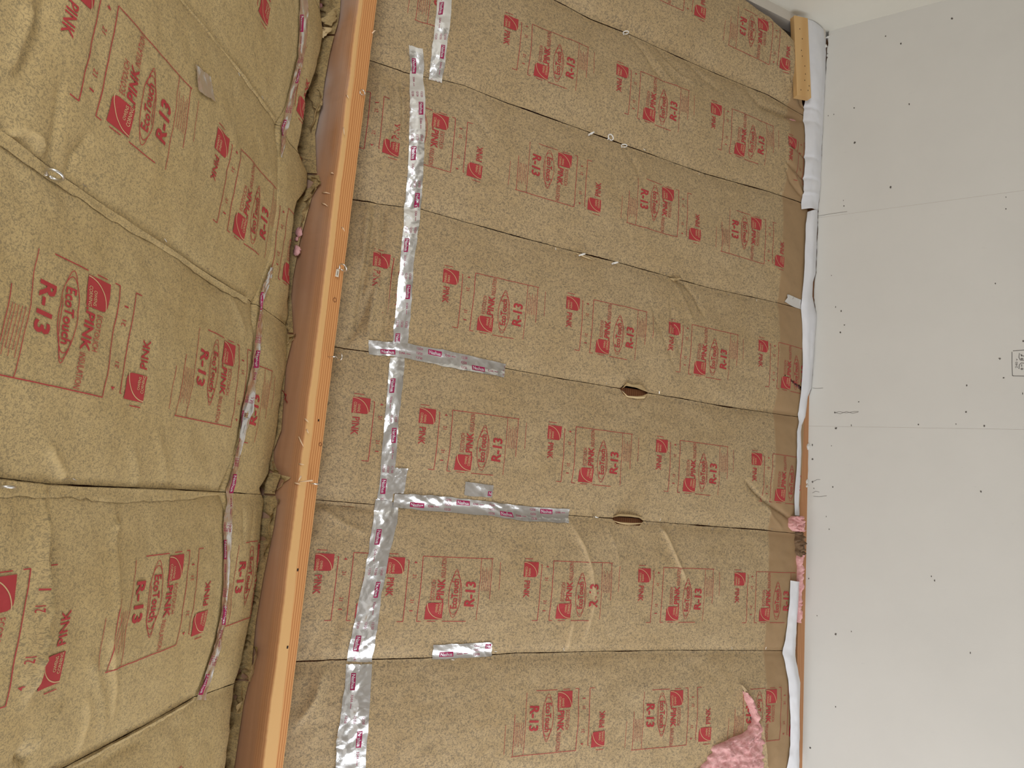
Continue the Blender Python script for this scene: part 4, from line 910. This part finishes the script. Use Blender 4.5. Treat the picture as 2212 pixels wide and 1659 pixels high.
mesh('tag_print', *tube_vf([(tq[4] + tq[5]) / 2 * .75 + (tq[6] + tq[7]) / 2 * .25 + dn * .0006, (tq[4] + tq[5]) / 2 * .2 + (tq[6] + tq[7]) / 2 * .8 + dn * .0006], .0012, 5), M_PENCIL, e2)
p = on_beam(709, 771); eye_screw('eye screw with a hook through it in the ridge beam', p, dn, EY * 1.0 + [.25, 0, 0], .0085, .0022, .020)
q0 = p + dn * .038; hk = empty('steel_hook', q0); tag(hk, 'small open steel hook hanging from an eye screw of the beam', 'hook')
hp = [q0 + np.array([.004, -.002, .002]), q0 + np.array([.006, .006, -.006])] + [q0 + np.array([.004, 0, -.016]) + .012 * np.array([.15 * math.cos(t), math.cos(t), -math.sin(t)]) for t in np.linspace(-.6, 3.6, 14)]
mesh('bent_wire', *tube_vf(hp, .0022, 8), M_STEEL, hk, True)
p = on_beam(669, 1044); eye_screw('eye screw seen edge-on in the ridge beam, casting a long shadow', p, dn, EY, .012, .0026, .014)

# ------------------------------------------------------------------ staples along the seams
def staple(sl, k, a, side, root, rot):
    yy = float(sl.seam(k, np.array(a))) + side * .012; h = float(sl.H(np.array([a]), np.array([yy]))[0])
    t = sl.e * math.cos(rot) + EY * math.sin(rot); c = sl.pt(a, yy, h + .0012)
    mesh('staple', *tube_vf([c - t * .006 - sl.n * .004, c - t * .006, c + t * .006, c + t * .006 - sl.n * .004], .0008, 4), M_STEEL, root)
rng = random.Random(4)
for k in range(0, 6):
    for side in (-1, 1):
        n = rng.randint(4, 6)
        for i in range(n):
            a = .5 + 2.2 * (i + rng.random()) / n; r = k if side < 0 else k + 1
            staple(far, k, a, side, far_main[r], rng.uniform(-.4, .4) + 1.57 * (rng.random() < .5))
for k in range(2, 6):
    for side in (-1, 1):
        for i in range(5):
            a = .6 + 1.0 * (i + rng.random()) / 5; r = k if side < 0 else k + 1
            staple(near, k, a, side, near_main[r], rng.uniform(-.4, .4))

# ------------------------------------------------------------------ marks on the white wall
def onwall(px, py, d=.0008): return hitplane(px, py, (1, 0, 0), XW - d)
parts = []
for px, py, s in ((1805, 663, 6), (1817, 672, 6), (1815, 718, 5), (1824, 702, 4), (1803, 891, 6), (1855, 868, 4), (1806, 925, 6), (1839, 919, 6), (1796, 595, 3), (2150, 612, 5), (1984, 917, 5), (2088, 833, 6), (2065, 916, 4), (2087, 890, 5), (2126, 920, 5), (2119, 1062, 5), (1755, 961, 6), (1755, 992, 5), (1755, 1041, 6), (1758, 1055, 4), (1799, 1052, 4), (1796, 963, 4), (1785, 1116, 4), (1791, 1143, 4), (1805, 1370, 6), (1839, 1364, 4), (2096, 1410, 5), (2019, 1254, 5), (2012, 1245, 4), (1805, 1527, 5), (1750, 1615, 5), (2160, 774, 5), (2168, 816, 4), (2210, 737, 5), (2209, 850, 5), (1913, 78, 5), (1946, 94, 6), (2056, 40, 6), (1924, 404, 7), (1823, 445, 5), (1822, 433, 4), (1789, 250, 4), (1801, 247, 4), (1787, 124, 5), (1788, 116, 4), (1845, 233, 5), (1964, 225, 6), (1846, 308, 6), (2173, 426, 4), (2173, 451, 4), (1841, 47, 5), (1856, 22, 5), (1765, 1330, 3), (1747, 1250, 4)):
    n = 7; c = onwall(px, py); rr = s * .0011; ph = random.random() * 6; el = random.uniform(.35, 1)
    V = [c + rr * np.array([0, math.cos(t + ph) * random.uniform(.6, 1.2), el * math.sin(t + ph) * random.uniform(.6, 1.2)]) for t in np.linspace(0, 2 * math.pi, n + 1)[:-1]]
    parts.append((np.array(V), [tuple(range(n))]))
mk = mesh('scuffs_and_nail_dents', *join_vf(parts), M_MARK, wr); mk['kind'] = 'stuff'
def wall_lines(lst, w_):
    out = []
    for pts in lst:
        q = [onwall(*p) for p in pts]; V, F = poly_line([(v[1], v[2]) for v in q], w_); out.append((np.stack([np.full(len(V), XW - .0009), V[:, 0], V[:, 1]], 1), F))
    return join_vf(out)
mesh('pencil_lines', *wall_lines([[(1803, 891), (1815, 894), (1828, 889), (1842, 893), (1854, 890)], [(1803, 892), (1812, 889), (1828, 892), (1845, 889), (1855, 889)], [(1755, 1041), (1765, 1036), (1772, 1036)], [(1757, 1072), (1770, 1073), (1786, 1071)], [(1755, 1065), (1762, 1061), (1770, 1063)], [(1755, 838), (1765, 839), (1778, 838)], [(1765, 467), (1800, 461), (1830, 457)]], .0016), M_PENCIL, wr)
sketch = [[(2188, 758), (2240, 754)], [(2186, 760), (2186, 785), (2187, 812), (2189, 811)], [(2215, 770), (2206, 768), (2202, 763), (2201, 772), (2204, 778), (2216, 779)], [(2201, 797), (2202, 788), (2206, 784), (2216, 785)], [(2207, 765), (2207, 770)], [(2207, 787), (2207, 792)], [(2204, 775.5), (2211, 775.5)], [(2207.5, 773), (2207.5, 778)], [(2204, 797), (2211, 797)], [(2207.5, 794.5), (2207.5, 799.5)], [(2188, 812), (2240, 813)], [(2210, 735), (2218, 742)], [(2157, 773), (2160, 777), (2162, 774)]]
mesh('pencil_outlet_sketch', *wall_lines(sketch, .0028), M_PENCIL, wr)
v, f = text_vf('240 v', 0.0); A_, B_, C_ = onwall(2198.5, 795), onwall(2198.5, 775), onwall(2193, 795)
V = np.array([A_ + (B_ - A_) * p[0] + (C_ - A_) * p[1] for p in v]); V[:, 0] = XW - .0009
mesh('pencil_lettering', V, f, M_PENCIL, wr)
